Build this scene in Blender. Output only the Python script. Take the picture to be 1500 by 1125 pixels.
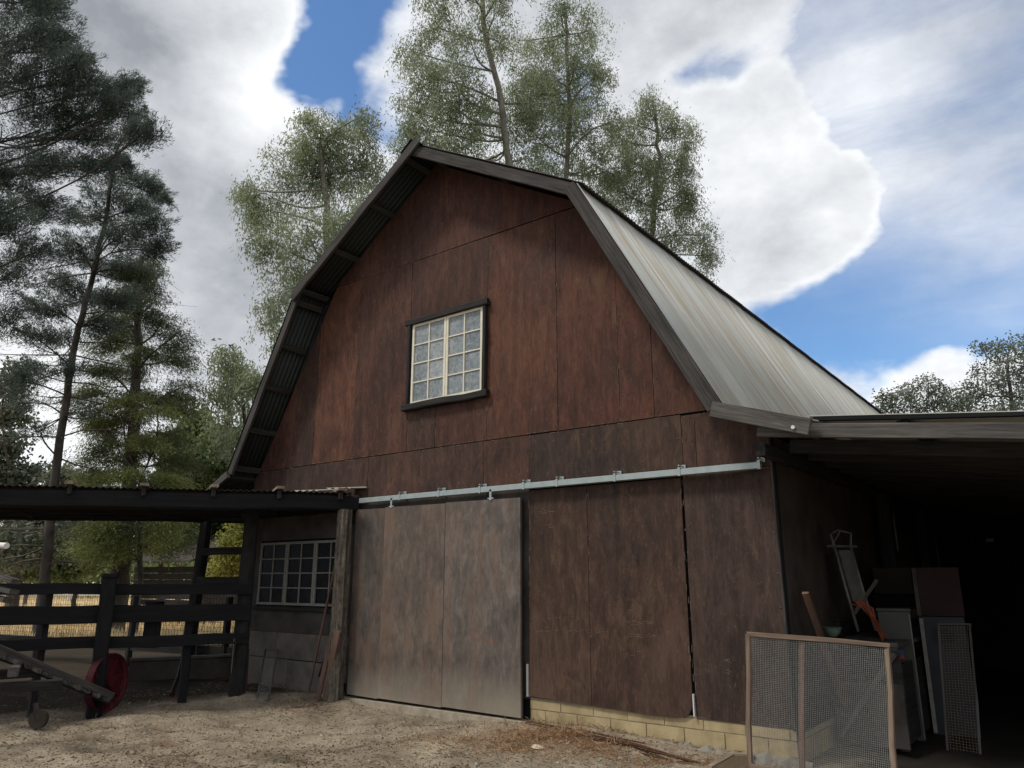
import bpy, math, random
import numpy as np
from mathutils import Vector, Matrix

random.seed(7); RNG = np.random.default_rng(11)
for o in list(bpy.data.objects): bpy.data.objects.remove(o)
SC = bpy.context.scene
COL = SC.collection
R = math.radians

# ------------------------------------------------------------------ camera
PITCH = math.atan(286/1100.); YAW = math.atan(861/1137.)
CAM = np.array([5.298, -7.272, 1.542])
FW = np.array([-math.sin(YAW)*math.cos(PITCH), math.cos(YAW)*math.cos(PITCH), math.sin(PITCH)])
RT = np.array([math.cos(YAW), math.sin(YAW), 0.]); UP = np.cross(RT, FW)
cd = bpy.data.cameras.new('camera'); cam = bpy.data.objects.new('camera', cd); COL.objects.link(cam)
cd.sensor_width = 36; cd.lens = 26.4; cd.clip_start = .05; cd.clip_end = 3000
cam.location = CAM
cam.rotation_euler = (math.pi/2+PITCH, 0, YAW)
SC.camera = cam

def ray(px, py): return FW+RT*(px-750.)/1100.-UP*(py-562.5)/1100.
def at(px, py, d):            # a layout point: photograph pixel at forward distance d (m)
    return CAM+ray(px, py)*d
def fac(px, py, Y=0.):
    r = ray(px, py); return CAM+(Y-CAM[1])/r[1]*r
def gnd(px, py, z=0.):
    r = ray(px, py); return CAM+(z-CAM[2])/r[2]*r

# ------------------------------------------------------------------ sky
SUN_EL, SUN_AZ = R(57), R(212)          # azimuth clockwise from +Y
W = bpy.data.worlds.new("World"); SC.world = W; W.use_nodes = True
nt = W.node_tree; N = nt.nodes; L = nt.links; N.clear()
def nd(t, **k):
    n = N.new(t)
    for a, b in k.items(): setattr(n, a, b)
    return n
def mth(op, a, b=None, c=None, clamp=False):
    n = nd('ShaderNodeMath', operation=op); n.use_clamp = clamp
    for i, v in enumerate((a, b, c)):
        if v is None: continue
        if isinstance(v, (int, float)): n.inputs[i].default_value = v
        else: L.new(v, n.inputs[i])
    return n.outputs[0]
tc = nd('ShaderNodeTexCoord')
vn = nd('ShaderNodeVectorMath', operation='NORMALIZE'); L.new(tc.outputs['Generated'], vn.inputs[0])
DIR = vn.outputs[0]
# cloud plane coordinates: gentle perspective flattening toward the horizon
sep = nd('ShaderNodeSeparateXYZ'); L.new(DIR, sep.inputs[0])
def noise(scale, detail, rough, vec, dist=0.):
    n = nd('ShaderNodeTexNoise'); n.inputs['Scale'].default_value = scale; n.inputs['Detail'].default_value = detail
    n.inputs['Roughness'].default_value = rough; n.inputs['Distortion'].default_value = dist
    L.new(vec, n.inputs['Vector']); return n
mp = nd('ShaderNodeMapping'); mp.inputs['Scale'].default_value = (1, 1, 1.5); L.new(DIR, mp.inputs[0])
MV = mp.outputs[0]
warp = noise(3.2, 5, .55, MV)
ws = nd('ShaderNodeVectorMath', operation='SUBTRACT'); L.new(warp.outputs['Color'], ws.inputs[0]); ws.inputs[1].default_value = (.5, .5, .5)
wm = nd('ShaderNodeVectorMath', operation='SCALE'); L.new(ws.outputs[0], wm.inputs[0]); wm.inputs['Scale'].default_value = .25
wa = nd('ShaderNodeVectorMath', operation='ADD'); L.new(DIR, wa.inputs[0]); L.new(wm.outputs[0], wa.inputs[1])
wn = nd('ShaderNodeVectorMath', operation='NORMALIZE'); L.new(wa.outputs[0], wn.inputs[0]); WD = wn.outputs[0]
def blobs(lst, vec):
    tot = None
    for px, py, rad, w in lst:
        d = ray(px, py); d = d/np.linalg.norm(d)
        dp = nd('ShaderNodeVectorMath', operation='DOT_PRODUCT'); L.new(vec, dp.inputs[0]); dp.inputs[1].default_value = tuple(d)
        s = (rad/1150.)**2
        # exp((dot-1)*2/s)
        e = mth('EXPONENT', mth('MULTIPLY', mth('SUBTRACT', dp.outputs['Value'], 1.), 2./s))
        e = mth('MULTIPLY', e, w)
        tot = e if tot is None else mth('ADD', tot, e)
    return tot
n1 = noise(2.2, 12, .56, MV, .1); n2 = noise(6.5, 12, .62, MV, .1)
blue = blobs([(570, -10, 62, 1.3), (535, 55, 52, 1.3), (508, 105, 42, 1.2), (550, 130, 42, 1.2), (600, 190, 50, .8), (860, 150, 60, .7), (1120, 480, 55, .5),
              (1195, 510, 80, 1.1), (1330, 465, 95, 1.25), (1460, 470, 110, 1.2), (1300, 545, 60, .7), (1430, 320, 120, 1.4),
              (1370, 170, 130, 1.4), (1200, 50, 110, 1.1), (1480, 90, 130, 1.2), (1040, 110, 55, 1.0), (970, 330, 60, .5),
              (1100, 300, 130, -1.0), (1240, 330, 115, -1.35), (1130, 190, 105, -1.1), (1180, 260, 90, -.4), (1350, 605, 110, -1.4), (1480, 560, 60, -.9),
              (940, 60, 90, -.9), (300, 300, 300, -.8)], WD)
b = mth('ADD', blue, mth('MULTIPLY', mth('SUBTRACT', n1.outputs['Fac'], .5), 1.5))
b = mth('ADD', b, mth('MULTIPLY', mth('SUBTRACT', n2.outputs['Fac'], .5), 1.25))
n5 = noise(17, 10, .65, MV, .3)
b = mth('ADD', b, mth('MULTIPLY', mth('SUBTRACT', n5.outputs['Fac'], .5), .55))
mr = nd('ShaderNodeMapRange', interpolation_type='SMOOTHSTEP'); L.new(b, mr.inputs['Value'])
mr.inputs['From Min'].default_value = -.08; mr.inputs['From Max'].default_value = .88
mr.inputs['To Min'].default_value = 1.; mr.inputs['To Max'].default_value = .03
sv = nd('ShaderNodeMapping'); sv.inputs['Rotation'].default_value = (0, 0, .5); sv.inputs['Scale'].default_value = (1.2, 3.5, 6.); L.new(DIR, sv.inputs[0])
nv = noise(2.6, 10, .62, sv.outputs[0], .4)
vl = blobs([(1330, 130, 230, .85), (1130, 40, 160, .6), (1480, 330, 130, .5), (1250, 260, 100, .3)], WD)
vm = mth('MULTIPLY', vl, mth('ADD', .15, mth('MULTIPLY', nv.outputs['Fac'], 1.25)), None, True)
COVER = mth('MAXIMUM', mr.outputs[0], mth('MULTIPLY', vm, .82))
tone = blobs([(180, 60, 190, -.30), (330, 360, 130, -.22), (60, 250, 170, -.1), (440, 90, 70, .32), (400, 180, 80, .25), (300, 130, 60, .12),
              (330, 420, 130, -.12), (1180, 230, 150, .34), (1260, 380, 80, .12), (1350, 590, 120, .25), (1150, 350, 50, -.22), (1350, 130, 240, -.25),
              (950, 90, 100, .05), (60, 640, 160, .25)], WD)
t3 = noise(3.4, 12, .6, MV, .15); t4 = noise(10, 8, .6, MV, .1)
T = mth('ADD', mth('ADD', tone, .62), mth('MULTIPLY', mth('SUBTRACT', t3.outputs['Fac'], .5), 1.3))
rim = nd('ShaderNodeMapRange', interpolation_type='SMOOTHSTEP'); L.new(b, rim.inputs['Value']); rim.inputs['From Min'].default_value = -.45; rim.inputs['From Max'].default_value = .25
T = mth('ADD', T, mth('MULTIPLY', mth('SUBTRACT', rim.outputs[0], .35), .18))
T = mth('ADD', T, mth('MULTIPLY', mth('SUBTRACT', t4.outputs['Fac'], .5), .7), None, True)
cr = nd('ShaderNodeValToRGB'); L.new(T, cr.inputs[0])
e = cr.color_ramp.elements
e[0].position = 0.; e[0].color = (.30, .32, .355, 1); e[1].position = .95; e[1].color = (.97, .985, 1., 1)
m = e.new(.45); m.color = (.60, .625, .66, 1)
sky = nd('ShaderNodeTexSky'); sky.sky_type = 'NISHITA'; sky.sun_disc = False
sky.sun_elevation = SUN_EL; sky.sun_rotation = SUN_AZ; sky.air_density = 1.; sky.dust_density = .1; sky.ozone_density = 4.
hs = nd('ShaderNodeHueSaturation'); hs.inputs['Saturation'].default_value = 1.15; L.new(sky.outputs[0], hs.inputs['Color'])
bg1 = nd('ShaderNodeBackground'); L.new(hs.outputs[0], bg1.inputs[0]); bg1.inputs[1].default_value = .15
bg2 = nd('ShaderNodeBackground'); L.new(cr.outputs[0], bg2.inputs[0]); bg2.inputs[1].default_value = 1.05
mx = nd('ShaderNodeMixShader'); L.new(COVER, mx.inputs[0]); L.new(bg1.outputs[0], mx.inputs[1]); L.new(bg2.outputs[0], mx.inputs[2])
wo = nd('ShaderNodeOutputWorld'); L.new(mx.outputs[0], wo.inputs[0])
W.cycles.sampling_method = 'MANUAL'; W.cycles.sample_map_resolution = 512

sd = bpy.data.lights.new('sun', 'SUN'); sd.energy = 2.5; sd.angle = R(10); sd.color = (1, .94, .85)
so = bpy.data.objects.new('sun', sd); COL.objects.link(so)
sdir = Vector((math.sin(SUN_AZ)*math.cos(SUN_EL), math.cos(SUN_AZ)*math.cos(SUN_EL), math.sin(SUN_EL)))
so.rotation_euler = sdir.to_track_quat('Z', 'Y').to_euler()
SC.view_settings.view_transform = 'Standard'; SC.view_settings.look = 'None'
SC.view_settings.exposure = .08; SC.view_settings.gamma = 1.; SC.view_settings.use_curve_mapping = False
SC.cycles.max_bounces = 6; SC.cycles.diffuse_bounces = 3; SC.cycles.transparent_max_bounces = 8

# ------------------------------------------------------------------ material helpers
class MT:
    def __init__(s, name, rough=.8, spec=.3, metal=0.):
        s.m = bpy.data.materials.new(name); s.m.use_nodes = True
        s.t = s.m.node_tree; s.b = s.t.nodes['Principled BSDF']
        s.b.inputs['Roughness'].default_value = rough; s.b.inputs['Specular IOR Level'].default_value = spec
        s.b.inputs['Metallic'].default_value = metal
        s.co = None
    def n(s, t, **k):
        n = s.t.nodes.new(t)
        for a, b in k.items(): setattr(n, a, b)
        return n
    def l(s, a, b): s.t.links.new(a, b)
    def coords(s, rnd=True):
        if s.co is None:
            tc = s.n('ShaderNodeTexCoord'); s.oi = s.n('ShaderNodeObjectInfo')
            if rnd:
                k = s.n('ShaderNodeVectorMath', operation='SCALE'); k.inputs[0].default_value = (13.1, 7.7, 5.3); s.l(s.oi.outputs['Random'], k.inputs['Scale'])
                a = s.n('ShaderNodeVectorMath', operation='ADD'); s.l(tc.outputs['Object'], a.inputs[0]); s.l(k.outputs[0], a.inputs[1]); s.co = a.outputs[0]
            else: s.co = tc.outputs['Object']
            s.raw = tc.outputs['Object']
        return s.co
    def noise(s, scale, detail=6, rough=.6, stretch=(1, 1, 1), dist=0., raw=False):
        s.coords(); mp = s.n('ShaderNodeMapping'); mp.inputs['Scale'].default_value = stretch; s.l(s.raw if raw else s.co, mp.inputs[0])
        n = s.n('ShaderNodeTexNoise'); n.inputs['Scale'].default_value = scale; n.inputs['Detail'].default_value = detail
        n.inputs['Roughness'].default_value = rough; n.inputs['Distortion'].default_value = dist; s.l(mp.outputs[0], n.inputs['Vector'])
        return n.outputs['Fac']
    def ramp(s, f, stops):
        r = s.n('ShaderNodeValToRGB'); s.l(f, r.inputs[0]); e = r.color_ramp.elements
        for i, (p, c) in enumerate(stops):
            c = (c, c, c) if isinstance(c, (int, float)) else c
            x = e[i] if i < 2 else e.new(p)
            x.position = p; x.color = (*c, 1)
        return r.outputs[0]
    def mix(s, f, a, b, mode='MIX'):
        n = s.n('ShaderNodeMix', data_type='RGBA', blend_type=mode)
        for v, i in ((f, 0), (a, 6), (b, 7)):
            if isinstance(v, (int, float)): n.inputs[i].default_value = v
            elif isinstance(v, tuple): n.inputs[i].default_value = (*v, 1)
            else: s.l(v, n.inputs[i])
        return n.outputs[2]
    def math(s, op, a, b, clamp=False):
        n = s.n('ShaderNodeMath', operation=op); n.use_clamp = clamp
        for i, v in enumerate((a, b)):
            if isinstance(v, (int, float)): n.inputs[i].default_value = v
            else: s.l(v, n.inputs[i])
        return n.outputs[0]
    def color(s, c):
        if isinstance(c, tuple): s.b.inputs['Base Color'].default_value = (*c, 1)
        else: s.l(c, s.b.inputs['Base Color'])
    def bump(s, f, st=.3, d=.01):
        n = s.n('ShaderNodeBump'); n.inputs['Strength'].default_value = st; n.inputs['Distance'].default_value = d
        s.l(f, n.inputs['Height']); s.l(n.outputs[0], s.b.inputs['Normal'])

def wood(name, dark, light, grain=(1.2, 22, 22), rough=.85, bump=.5):
    k = MT(name, rough, .2)
    g = k.noise(1.6, 8, .65, grain, .6); b = k.noise(2.5, 5, .6, (.5, 1.5, 1.5))
    f = k.math('ADD', k.math('MULTIPLY', g, .75), k.math('MULTIPLY', b, .35))
    c = k.ramp(f, [(.36, dark), (.72, light), (.52, tuple((a*.6+b_*.4) for a, b_ in zip(dark, light)))])
    k.color(c); k.bump(g, bump, .006); return k.m
def plain(name, c, rough=.7, metal=0., var=.35, scale=6, spec=.3):
    k = MT(name, rough, spec, metal); f = k.noise(scale, 8, .65)
    k.color(k.ramp(f, [(.3, tuple(x*(1-var) for x in c)), (.7, tuple(min(1, x*(1+var)) for x in c))])); k.bump(f, .25, .004); return k.m
M = {}
M['dark_wood'] = wood('dark_wood', (.008, .008, .009), (.042, .038, .036))
M['black_wood'] = wood('creosoted_wood', (.004, .004, .005), (.014, .014, .016))
M['grey_wood'] = wood('weathered_grey_wood', (.026, .024, .023), (.125, .114, .105))
M['rake_wood'] = wood('rake_wood', (.013, .0125, .012), (.080, .073, .067))
M['pale_wood'] = wood('pale_lumber', (.11, .085, .06), (.34, .27, .19))
M['tan_wood'] = wood('tan_lumber', (.07, .048, .034), (.22, .16, .12))
M['post_wood'] = wood('split_post_wood', (.018, .015, .012), (.10, .082, .066), (1, 14, 14), bump=1.)
M['brown_wood'] = wood('brown_board', (.06, .034, .025), (.19, .115, .085))

# stained plywood, tinted per panel by the object's own colour
def plywood():
    k = MT('stained_plywood', .72, .25); k.coords()
    g = k.noise(2.4, 10, .75, (26, 26, 2.6), .5); st = k.noise(1.6, 7, .65, (7, 7, .35)); bl = k.noise(1.0, 8, .62, (1, 1, .6), .4, raw=True); fi = k.noise(38, 6, .75, (1, 1, .45)); mo = k.noise(9, 10, .8, (1, 1, .35), .6); wp = k.noise(1.7, 9, .72, (1, 1, .7), .8, raw=True)
    wv = k.noise(1.3, 3, .5, (2.2, 1, .35), 2.5)
    base = k.oi.outputs['Color']
    a = k.math('ADD', k.math('MULTIPLY', g, .4), k.math('ADD', k.math('MULTIPLY', st, .4), k.math('ADD', k.math('MULTIPLY', bl, .8), k.math('MULTIPLY', k.math('SUBTRACT', mo, .5), 1.15))))
    v = k.ramp(a, [(.54, .38), (1.06, 1.6), (.80, .95)])
    c = k.mix(1., base, v, 'MULTIPLY')
    # worn, greyed patches
    w = k.ramp(k.math('ADD', k.math('MULTIPLY', bl, .6), k.math('MULTIPLY', g, .45)), [(.54, 0.), (.72, .38)])
    c = k.mix(w, c, (.095, .066, .052))
    c = k.mix(k.ramp(k.math('ADD', wp, k.math('MULTIPLY', k.math('SUBTRACT', mo, .5), .5)), [(.56, 0.), (.72, .42)]), c, (.125, .075, .042))
    sp = k.ramp(fi, [(.58, 0.), (.72, .55)])
    c = k.mix(sp, c, (.17, .12, .095))
    dk = k.ramp(wv, [(.58, 0.), (.80, .35)])
    c = k.mix(dk, c, (.012, .007, .006))
    k.color(c); k.l(k.ramp(bl, [(.3, .6), (.7, .9)]), k.b.inputs['Roughness']); k.bump(k.math('ADD', g, fi), .35, .003)
    return k.m
M['ply'] = plywood()
def doorply():
    k = MT('weathered_door_plywood', .75, .25); k.coords()
    g = k.noise(2.5, 10, .75, (24, 24, 2.4), .5); st = k.noise(1.3, 6, .65, (5, 5, .3)); bl = k.noise(1.5, 9, .65); mo = k.noise(9, 10, .8, (1, 1, .4), .6); fi = k.noise(45, 4, .7, (1, 1, .5))
    a = k.math('ADD', k.math('MULTIPLY', g, .4), k.math('ADD', k.math('MULTIPLY', st, .4), k.math('ADD', k.math('MULTIPLY', bl, .9), k.math('MULTIPLY', k.math('SUBTRACT', mo, .5), 1.3))))
    v = k.ramp(a, [(.58, .5), (1.10, 1.35), (.85, .92)])
    c = k.mix(1., k.oi.outputs['Color'], v, 'MULTIPLY')
    ru = k.ramp(k.math('ADD', k.math('MULTIPLY', st, .6), k.math('MULTIPLY', bl, .5)), [(.53, 0.), (.65, .55)])
    c = k.mix(ru, c, (.125, .070, .046))
    c = k.mix(k.ramp(fi, [(.66, 0.), (.76, .35)]), c, (.24, .2, .17))
    sx = k.n('ShaderNodeSeparateXYZ'); k.l(k.raw, sx.inputs[0])
    z = k.math('ADD', sx.outputs['Z'], k.math('MULTIPLY', bl, .9))      # splashed dust, thicker at the foot
    c = k.mix(k.ramp(z, [(.42, .8), (.95, 0.)]), c, (.25, .22, .17))
    # two orange rust-stain marks
    for (X, Z, rx, rz) in ((-.44, .85, .24, .11), (-.67, .86, .035, .13)):
        d = k.n('ShaderNodeVectorMath', operation='DISTANCE'); s = k.n('ShaderNodeMapping'); s.inputs['Scale'].default_value = (1/rx, 0, 1/rz)
        k.l(k.raw, s.inputs[0]); k.l(s.outputs[0], d.inputs[0]); d.inputs[1].default_value = (X/rx, 0, Z/rz)
        f = k.math('ADD', d.outputs['Value'], k.math('MULTIPLY', fi, 1.2))
        c = k.mix(k.ramp(f, [(.5, .75), (1.7, 0.)]), c, (.19, .075, .03))
    k.color(c); k.bump(k.math('ADD', g, fi), .35, .003); return k.m
M['doorply'] = doorply()
def corr(name, c1, c2, rust, rough=.5, metal=.35, ax=(5, 1, 1)):
    k = MT(name, rough, .4, metal); k.coords()
    st = k.noise(1.5, 8, .65, (.35, 9, .35), .2); bl = k.noise(.8, 8, .65); fi = k.noise(20, 5, .7, (.4, 1.6, .4)); gn = k.noise(1.1, 5, .6, (.2, 5, .2))
    c = k.mix(k.math('ADD', k.math('MULTIPLY', bl, .5), k.math('MULTIPLY', k.oi.outputs['Random'], .6)), c1, c2)
    c = k.mix(k.ramp(gn, [(.42, 0.), (.60, .75)]), c, (c2[0]*.62, c2[1]*.56, c2[2]*.44))
    c = k.mix(k.ramp(st, [(.50, 0.), (.66, .8)]), c, rust)
    c = k.mix(k.ramp(fi, [(.66, 0.), (.78, .6)]), c, (.09, .07, .05))
    k.color(c); return k.m
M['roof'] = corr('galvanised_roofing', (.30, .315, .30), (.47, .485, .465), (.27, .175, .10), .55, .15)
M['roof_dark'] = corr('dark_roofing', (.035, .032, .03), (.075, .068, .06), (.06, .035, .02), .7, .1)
M['soffit'] = corr('shaded_roofing', (.020, .027, .028), (.045, .056, .056), (.035, .025, .018), .7, .1)  # underside shade of the overhang painted into the sheet colour
M['galv'] = plain('galvanised_track', (.34, .39, .385), .42, .4, .12, 12)
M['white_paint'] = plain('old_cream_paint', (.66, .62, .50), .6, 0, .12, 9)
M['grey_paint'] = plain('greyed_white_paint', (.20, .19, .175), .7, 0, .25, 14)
def frosted():
    k = MT('dusty_glass', .35, .5); k.coords()
    f = k.noise(9, 10, .72, (1, 1, 1), 1.8); h = k.noise(30, 6, .7, (1, 1, 1), 2)
    a = k.math('ADD', k.math('ADD', k.math('MULTIPLY', f, .7), k.math('MULTIPLY', h, .45)), k.math('MULTIPLY', k.math('SUBTRACT', k.oi.outputs['Random'], .5), .14))
    k.color(k.ramp(a, [(.42, (.085, .10, .11)), (.78, (.42, .45, .46)), (.58, (.20, .225, .235))])); k.bump(a, .3, .004)
    k.l(k.ramp(a, [(.4, .18), (.7, .6)]), k.b.inputs['Roughness']); return k.m
M['frosted'] = frosted()
def blackglass():
    k = MT('dark_window_glass', .08, .05); f = k.noise(5, 8, .7)
    k.color(k.ramp(f, [(.4, (.003, .004, .006)), (.8, (.02, .022, .026))])); k.l(k.ramp(f, [(.3, .15), (.8, .5)]), k.b.inputs['Roughness']); return k.m
M['glass'] = blackglass()
def block():
    k = MT('concrete_block', .9, .15); f = k.noise(5, 9, .65); g = k.noise(60, 4, .7); st = k.noise(2, 5, .6, (3, 3, 1))
    c = k.ramp(k.math('ADD', k.math('MULTIPLY', f, .6), k.math('MULTIPLY', st, .4)), [(.32, (.24, .18, .095)), (.66, (.44, .36, .21)), (.5, (.35, .28, .16))])
    c = k.mix(k.ramp(g, [(.55, 0.), (.75, .35)]), c, (.2, .16, .1)); k.color(c); k.bump(g, .5, .004); return k.m
M['block'] = block()
M['mortar'] = plain('mortar', (.27, .23, .15), .95, 0, .2, 20)
M['concrete'] = plain('rough_concrete', (.20, .185, .155), .95, 0, .3, 9)
M['footing'] = plain('dusty_footing', (.29, .25, .19), .95, 0, .3, 9)
M['shade_wall'] = plain('stained_side_wall', (.050, .038, .031), .85, 0, .55, 2.2)
M['dark_inside'] = plain('shade_dark_boards', (.007, .008, .011), .95, 0, .4, 4)  # interior darkness put into the board colour
M['dark_ply'] = plain('dark_plywood', (.050, .043, .038), .85, 0, .5, 3)
M['grey_sheet'] = plain('grey_wall_sheet', (.115, .10, .088), .85, 0, .4, 3)
M['red_paint'] = plain('faded_red_iron', (.062, .008, .012), .55, .1, .45, 9)
M['rust'] = plain('rusty_iron', (.075, .034, .02), .85, .2, .5, 18)
M['dark_iron'] = plain('dark_iron', (.022, .02, .019), .7, .4, .4, 12)
M['wire'] = plain('wire_mesh', (.20, .20, .19), .55, .3, .3, 40)
M['wire_tan'] = plain('rusty_wire', (.17, .13, .09), .7, .2, .4, 40)
M['cord'] = plain('orange_cord', (.22, .055, .03), .6, 0, .2, 20)
M['white_metal'] = plain('dusty_white_enamel', (.045, .044, .042), .5, 0, .25, 3)
M['grey_metal'] = plain('grey_cabinet_metal', (.020, .022, .028), .55, .1, .3, 4)
M['redbox'] = plain('dark_red_box', (.022, .009, .010), .8, 0, .4, 3)
M['tanbox'] = plain('tan_cardboard', (.035, .027, .021), .85, 0, .25, 5)
M['green'] = plain('green_enamel', (.10, .15, .115), .4, 0, .2, 12)
M['alu'] = plain('dull_aluminium', (.12, .115, .105), .5, .3, .25, 12)
M['pale_chip'] = plain('pale_stone', (.55, .47, .34), .9, 0, .25, 20)
M['white_pipe'] = plain('white_pipe', (.6, .58, .55), .5, 0, .1, 8)
M['blue_print'] = plain('blue_print', (.05, .10, .25), .6, 0, .1, 8)
M['red_print'] = plain('red_print', (.35, .06, .07), .6, 0, .1, 8)
M['white_print'] = plain('white_print', (.5, .5, .48), .6, 0, .1, 8)

M['splinter'] = plain('bare_wood_splinters', (.145, .105, .082), .9, 0, .3, 30)
def dirt():
    k = MT('packed_dirt', .95, .1); k.coords()
    a = k.noise(.55, 8, .6, raw=True); b = k.noise(4, 10, .7, raw=True); c_ = k.noise(45, 6, .75, raw=True); d = k.noise(14, 8, .7, raw=True); e_ = k.noise(120, 3, .7, raw=True)
    a2 = k.noise(1.6, 6, .6, raw=True, dist=1.2)
    f = k.math('ADD', k.math('ADD', k.math('MULTIPLY', a, .55), k.math('MULTIPLY', k.math('SUBTRACT', a2, .5), .5)), k.math('ADD', k.math('MULTIPLY', b, .35), k.math('MULTIPLY', d, .3)))
    c = k.ramp(f, [(.46, (.125, .100, .070)), (.76, (.36, .305, .225)), (.6, (.245, .202, .146))])
    c = k.mix(k.ramp(c_, [(.34, .75), (.50, 0.)]), c, (.055, .042, .03))
    c = k.mix(k.ramp(c_, [(.58, 0.), (.72, .6)]), c, (.36, .32, .25))
    c = k.mix(k.ramp(e_, [(.6, 0.), (.72, .5)]), c, (.42, .38, .3))
    for (X, Y, rx, ry) in ((float(gnd(250, 1085)[0]), float(gnd(250, 1085)[1]), .75, .35),):
        s = k.n('ShaderNodeMapping'); s.inputs['Scale'].default_value = (1/rx, 1/ry, 0); dd = k.n('ShaderNodeVectorMath', operation='DISTANCE')
        k.l(k.raw, s.inputs[0]); k.l(s.outputs[0], dd.inputs[0]); dd.inputs[1].default_value = (X/rx, Y/ry, 0)
        c = k.mix(k.ramp(k.math('ADD', dd.outputs['Value'], k.math('MULTIPLY', b, 1.)), [(.7, .6), (1.6, 0.)]), c, (.13, .085, .045))
    # dark pen soil behind the corral fence, roof shade painted into its colour
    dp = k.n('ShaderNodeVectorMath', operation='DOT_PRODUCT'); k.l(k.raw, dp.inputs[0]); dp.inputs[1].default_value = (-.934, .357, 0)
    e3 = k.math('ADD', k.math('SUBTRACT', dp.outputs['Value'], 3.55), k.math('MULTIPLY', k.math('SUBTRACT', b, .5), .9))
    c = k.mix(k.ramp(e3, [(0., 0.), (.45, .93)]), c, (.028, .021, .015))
    # floor of the right lean-to, its shade painted into the soil colour
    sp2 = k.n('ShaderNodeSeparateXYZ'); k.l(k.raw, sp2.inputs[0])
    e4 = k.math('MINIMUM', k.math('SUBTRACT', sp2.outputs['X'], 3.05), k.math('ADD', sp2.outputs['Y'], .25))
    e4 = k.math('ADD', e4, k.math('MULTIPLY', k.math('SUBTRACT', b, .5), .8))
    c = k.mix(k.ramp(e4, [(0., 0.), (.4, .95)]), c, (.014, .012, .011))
    k.color(c); k.bump(k.math('ADD', k.math('ADD', c_, k.math('MULTIPLY', d, 1.5)), k.math('MULTIPLY', e_, .5)), .9, .008); return k.m
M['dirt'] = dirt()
def field():
    k = MT('dry_grass_field', .95, .1); f = k.noise(.25, 10, .75, raw=True); g = k.noise(5, 6, .7, raw=True)
    c = k.ramp(f, [(.35, (.45, .33, .17)), (.65, (.75, .61, .38))]); c = k.mix(k.ramp(g, [(.55, 0.), (.7, .6)]), c, (.36, .28, .14)); k.color(c); return k.m  # straw colour lightened to carry the sunlight on the field
M['field'] = field()
def leafm(name, c1, c2, c3, trans=.25, rough=.55):
    k = MT(name, rough, .3); ge = k.n('ShaderNodeNewGeometry'); f = k.noise(.45, 3, .6, raw=True)
    a = k.math('ADD', k.math('MULTIPLY', ge.outputs['Random Per Island'], .6), k.math('MULTIPLY', k.ramp(f, [(.35, 0.), (.65, 1.)]), .4))
    c = k.ramp(a, [(.1, c1), (.95, c3), (.5, c2)]); k.color(c)
    tr = k.n('ShaderNodeBsdfTranslucent'); k.l(c, tr.inputs[0]); ms = k.n('ShaderNodeMixShader'); ms.inputs[0].default_value = trans
    out = k.t.nodes['Material Output']; k.l(k.b.outputs[0], ms.inputs[1]); k.l(tr.outputs[0], ms.inputs[2]); k.l(ms.outputs[0], out.inputs[0]); return k.m
M['euc'] = leafm('eucalyptus_leaves', (.11, .145, .075), (.25, .29, .17), (.44, .48, .31), .48, .45)
M['con_dark'] = leafm('dark_conifer_needles', (.045, .062, .052), (.10, .13, .105), (.19, .23, .18), .38)
M['con_mid'] = leafm('cedar_needles', (.05, .068, .036), (.13, .155, .072), (.28, .29, .12), .4)
M['con_yel'] = leafm('yellowish_cedar_needles', (.09, .11, .035), (.22, .25, .08), (.38, .40, .13), .42)
M['oak'] = leafm('oak_leaves', (.06, .075, .05), (.14, .16, .11), (.28, .30, .22), .4, .4)
M['bush'] = leafm('bush_leaves', (.05, .075, .03), (.14, .185, .075), (.30, .35, .15), .45)
M['lime'] = leafm('light_green_leaves', (.06, .09, .02), (.14, .19, .05), (.26, .31, .09), .4)
M['yellow'] = leafm('yellow_leaves', (.13, .16, .04), (.33, .33, .08), (.58, .54, .18), .4)
M['redleaf'] = leafm('reddish_leaves', (.10, .05, .03), (.22, .11, .08), (.33, .18, .13), .3)
M['bark'] = wood('bark', (.035, .030, .026), (.15, .13, .11), (3, 3, 1), bump=1.)
M['bark_pale'] = wood('pale_bark', (.14, .125, .105), (.36, .33, .28), (3, 3, 1))
M['straw'] = leafm('dry_weeds', (.12, .065, .03), (.26, .15, .08), (.42, .28, .16), .2)
M['litter'] = leafm('leaf_litter', (.06, .035, .02), (.17, .11, .065), (.42, .34, .23), .1)
M['pebble'] = leafm('pebbles', (.07, .06, .05), (.18, .16, .13), (.42, .38, .32), 0.)

# ------------------------------------------------------------------ object helpers
def V(p): return Vector((float(p[0]), float(p[1]), float(p[2])))
def thing(name, label, cat, loc, group=None):
    o = bpy.data.objects.new(name, None); COL.objects.link(o); o.location = V(loc); o.empty_display_size = .2
    o['label'] = label; o['category'] = cat
    if group: o['group'] = group
    return o
WLOC = {}
def wl(o):      # world location of an unrotated parent chain
    p = Vector(o.location)
    q = o.parent
    while q: p = p+q.location; q = q.parent
    return p
def tag(o, label=None, cat=None, group=None, kind=None):
    for k_, v in (('label', label), ('category', cat), ('group', group), ('kind', kind)):
        if v: o[k_] = v
    return o
def link(name, me, mat, parent=None, loc=None, rot=None, color=None):
    o = bpy.data.objects.new(name, me); COL.objects.link(o)
    if mat is not None and not me.materials: me.materials.append(mat)
    base = V(loc) if loc is not None else Vector((0, 0, 0))
    if parent: o.parent = parent; base = base-wl(parent)
    if rot is not None: o.matrix_local = Matrix.Translation(base) @ rot.to_4x4()
    else: o.location = base
    if color: o.color = (*color, 1)
    return o
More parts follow.
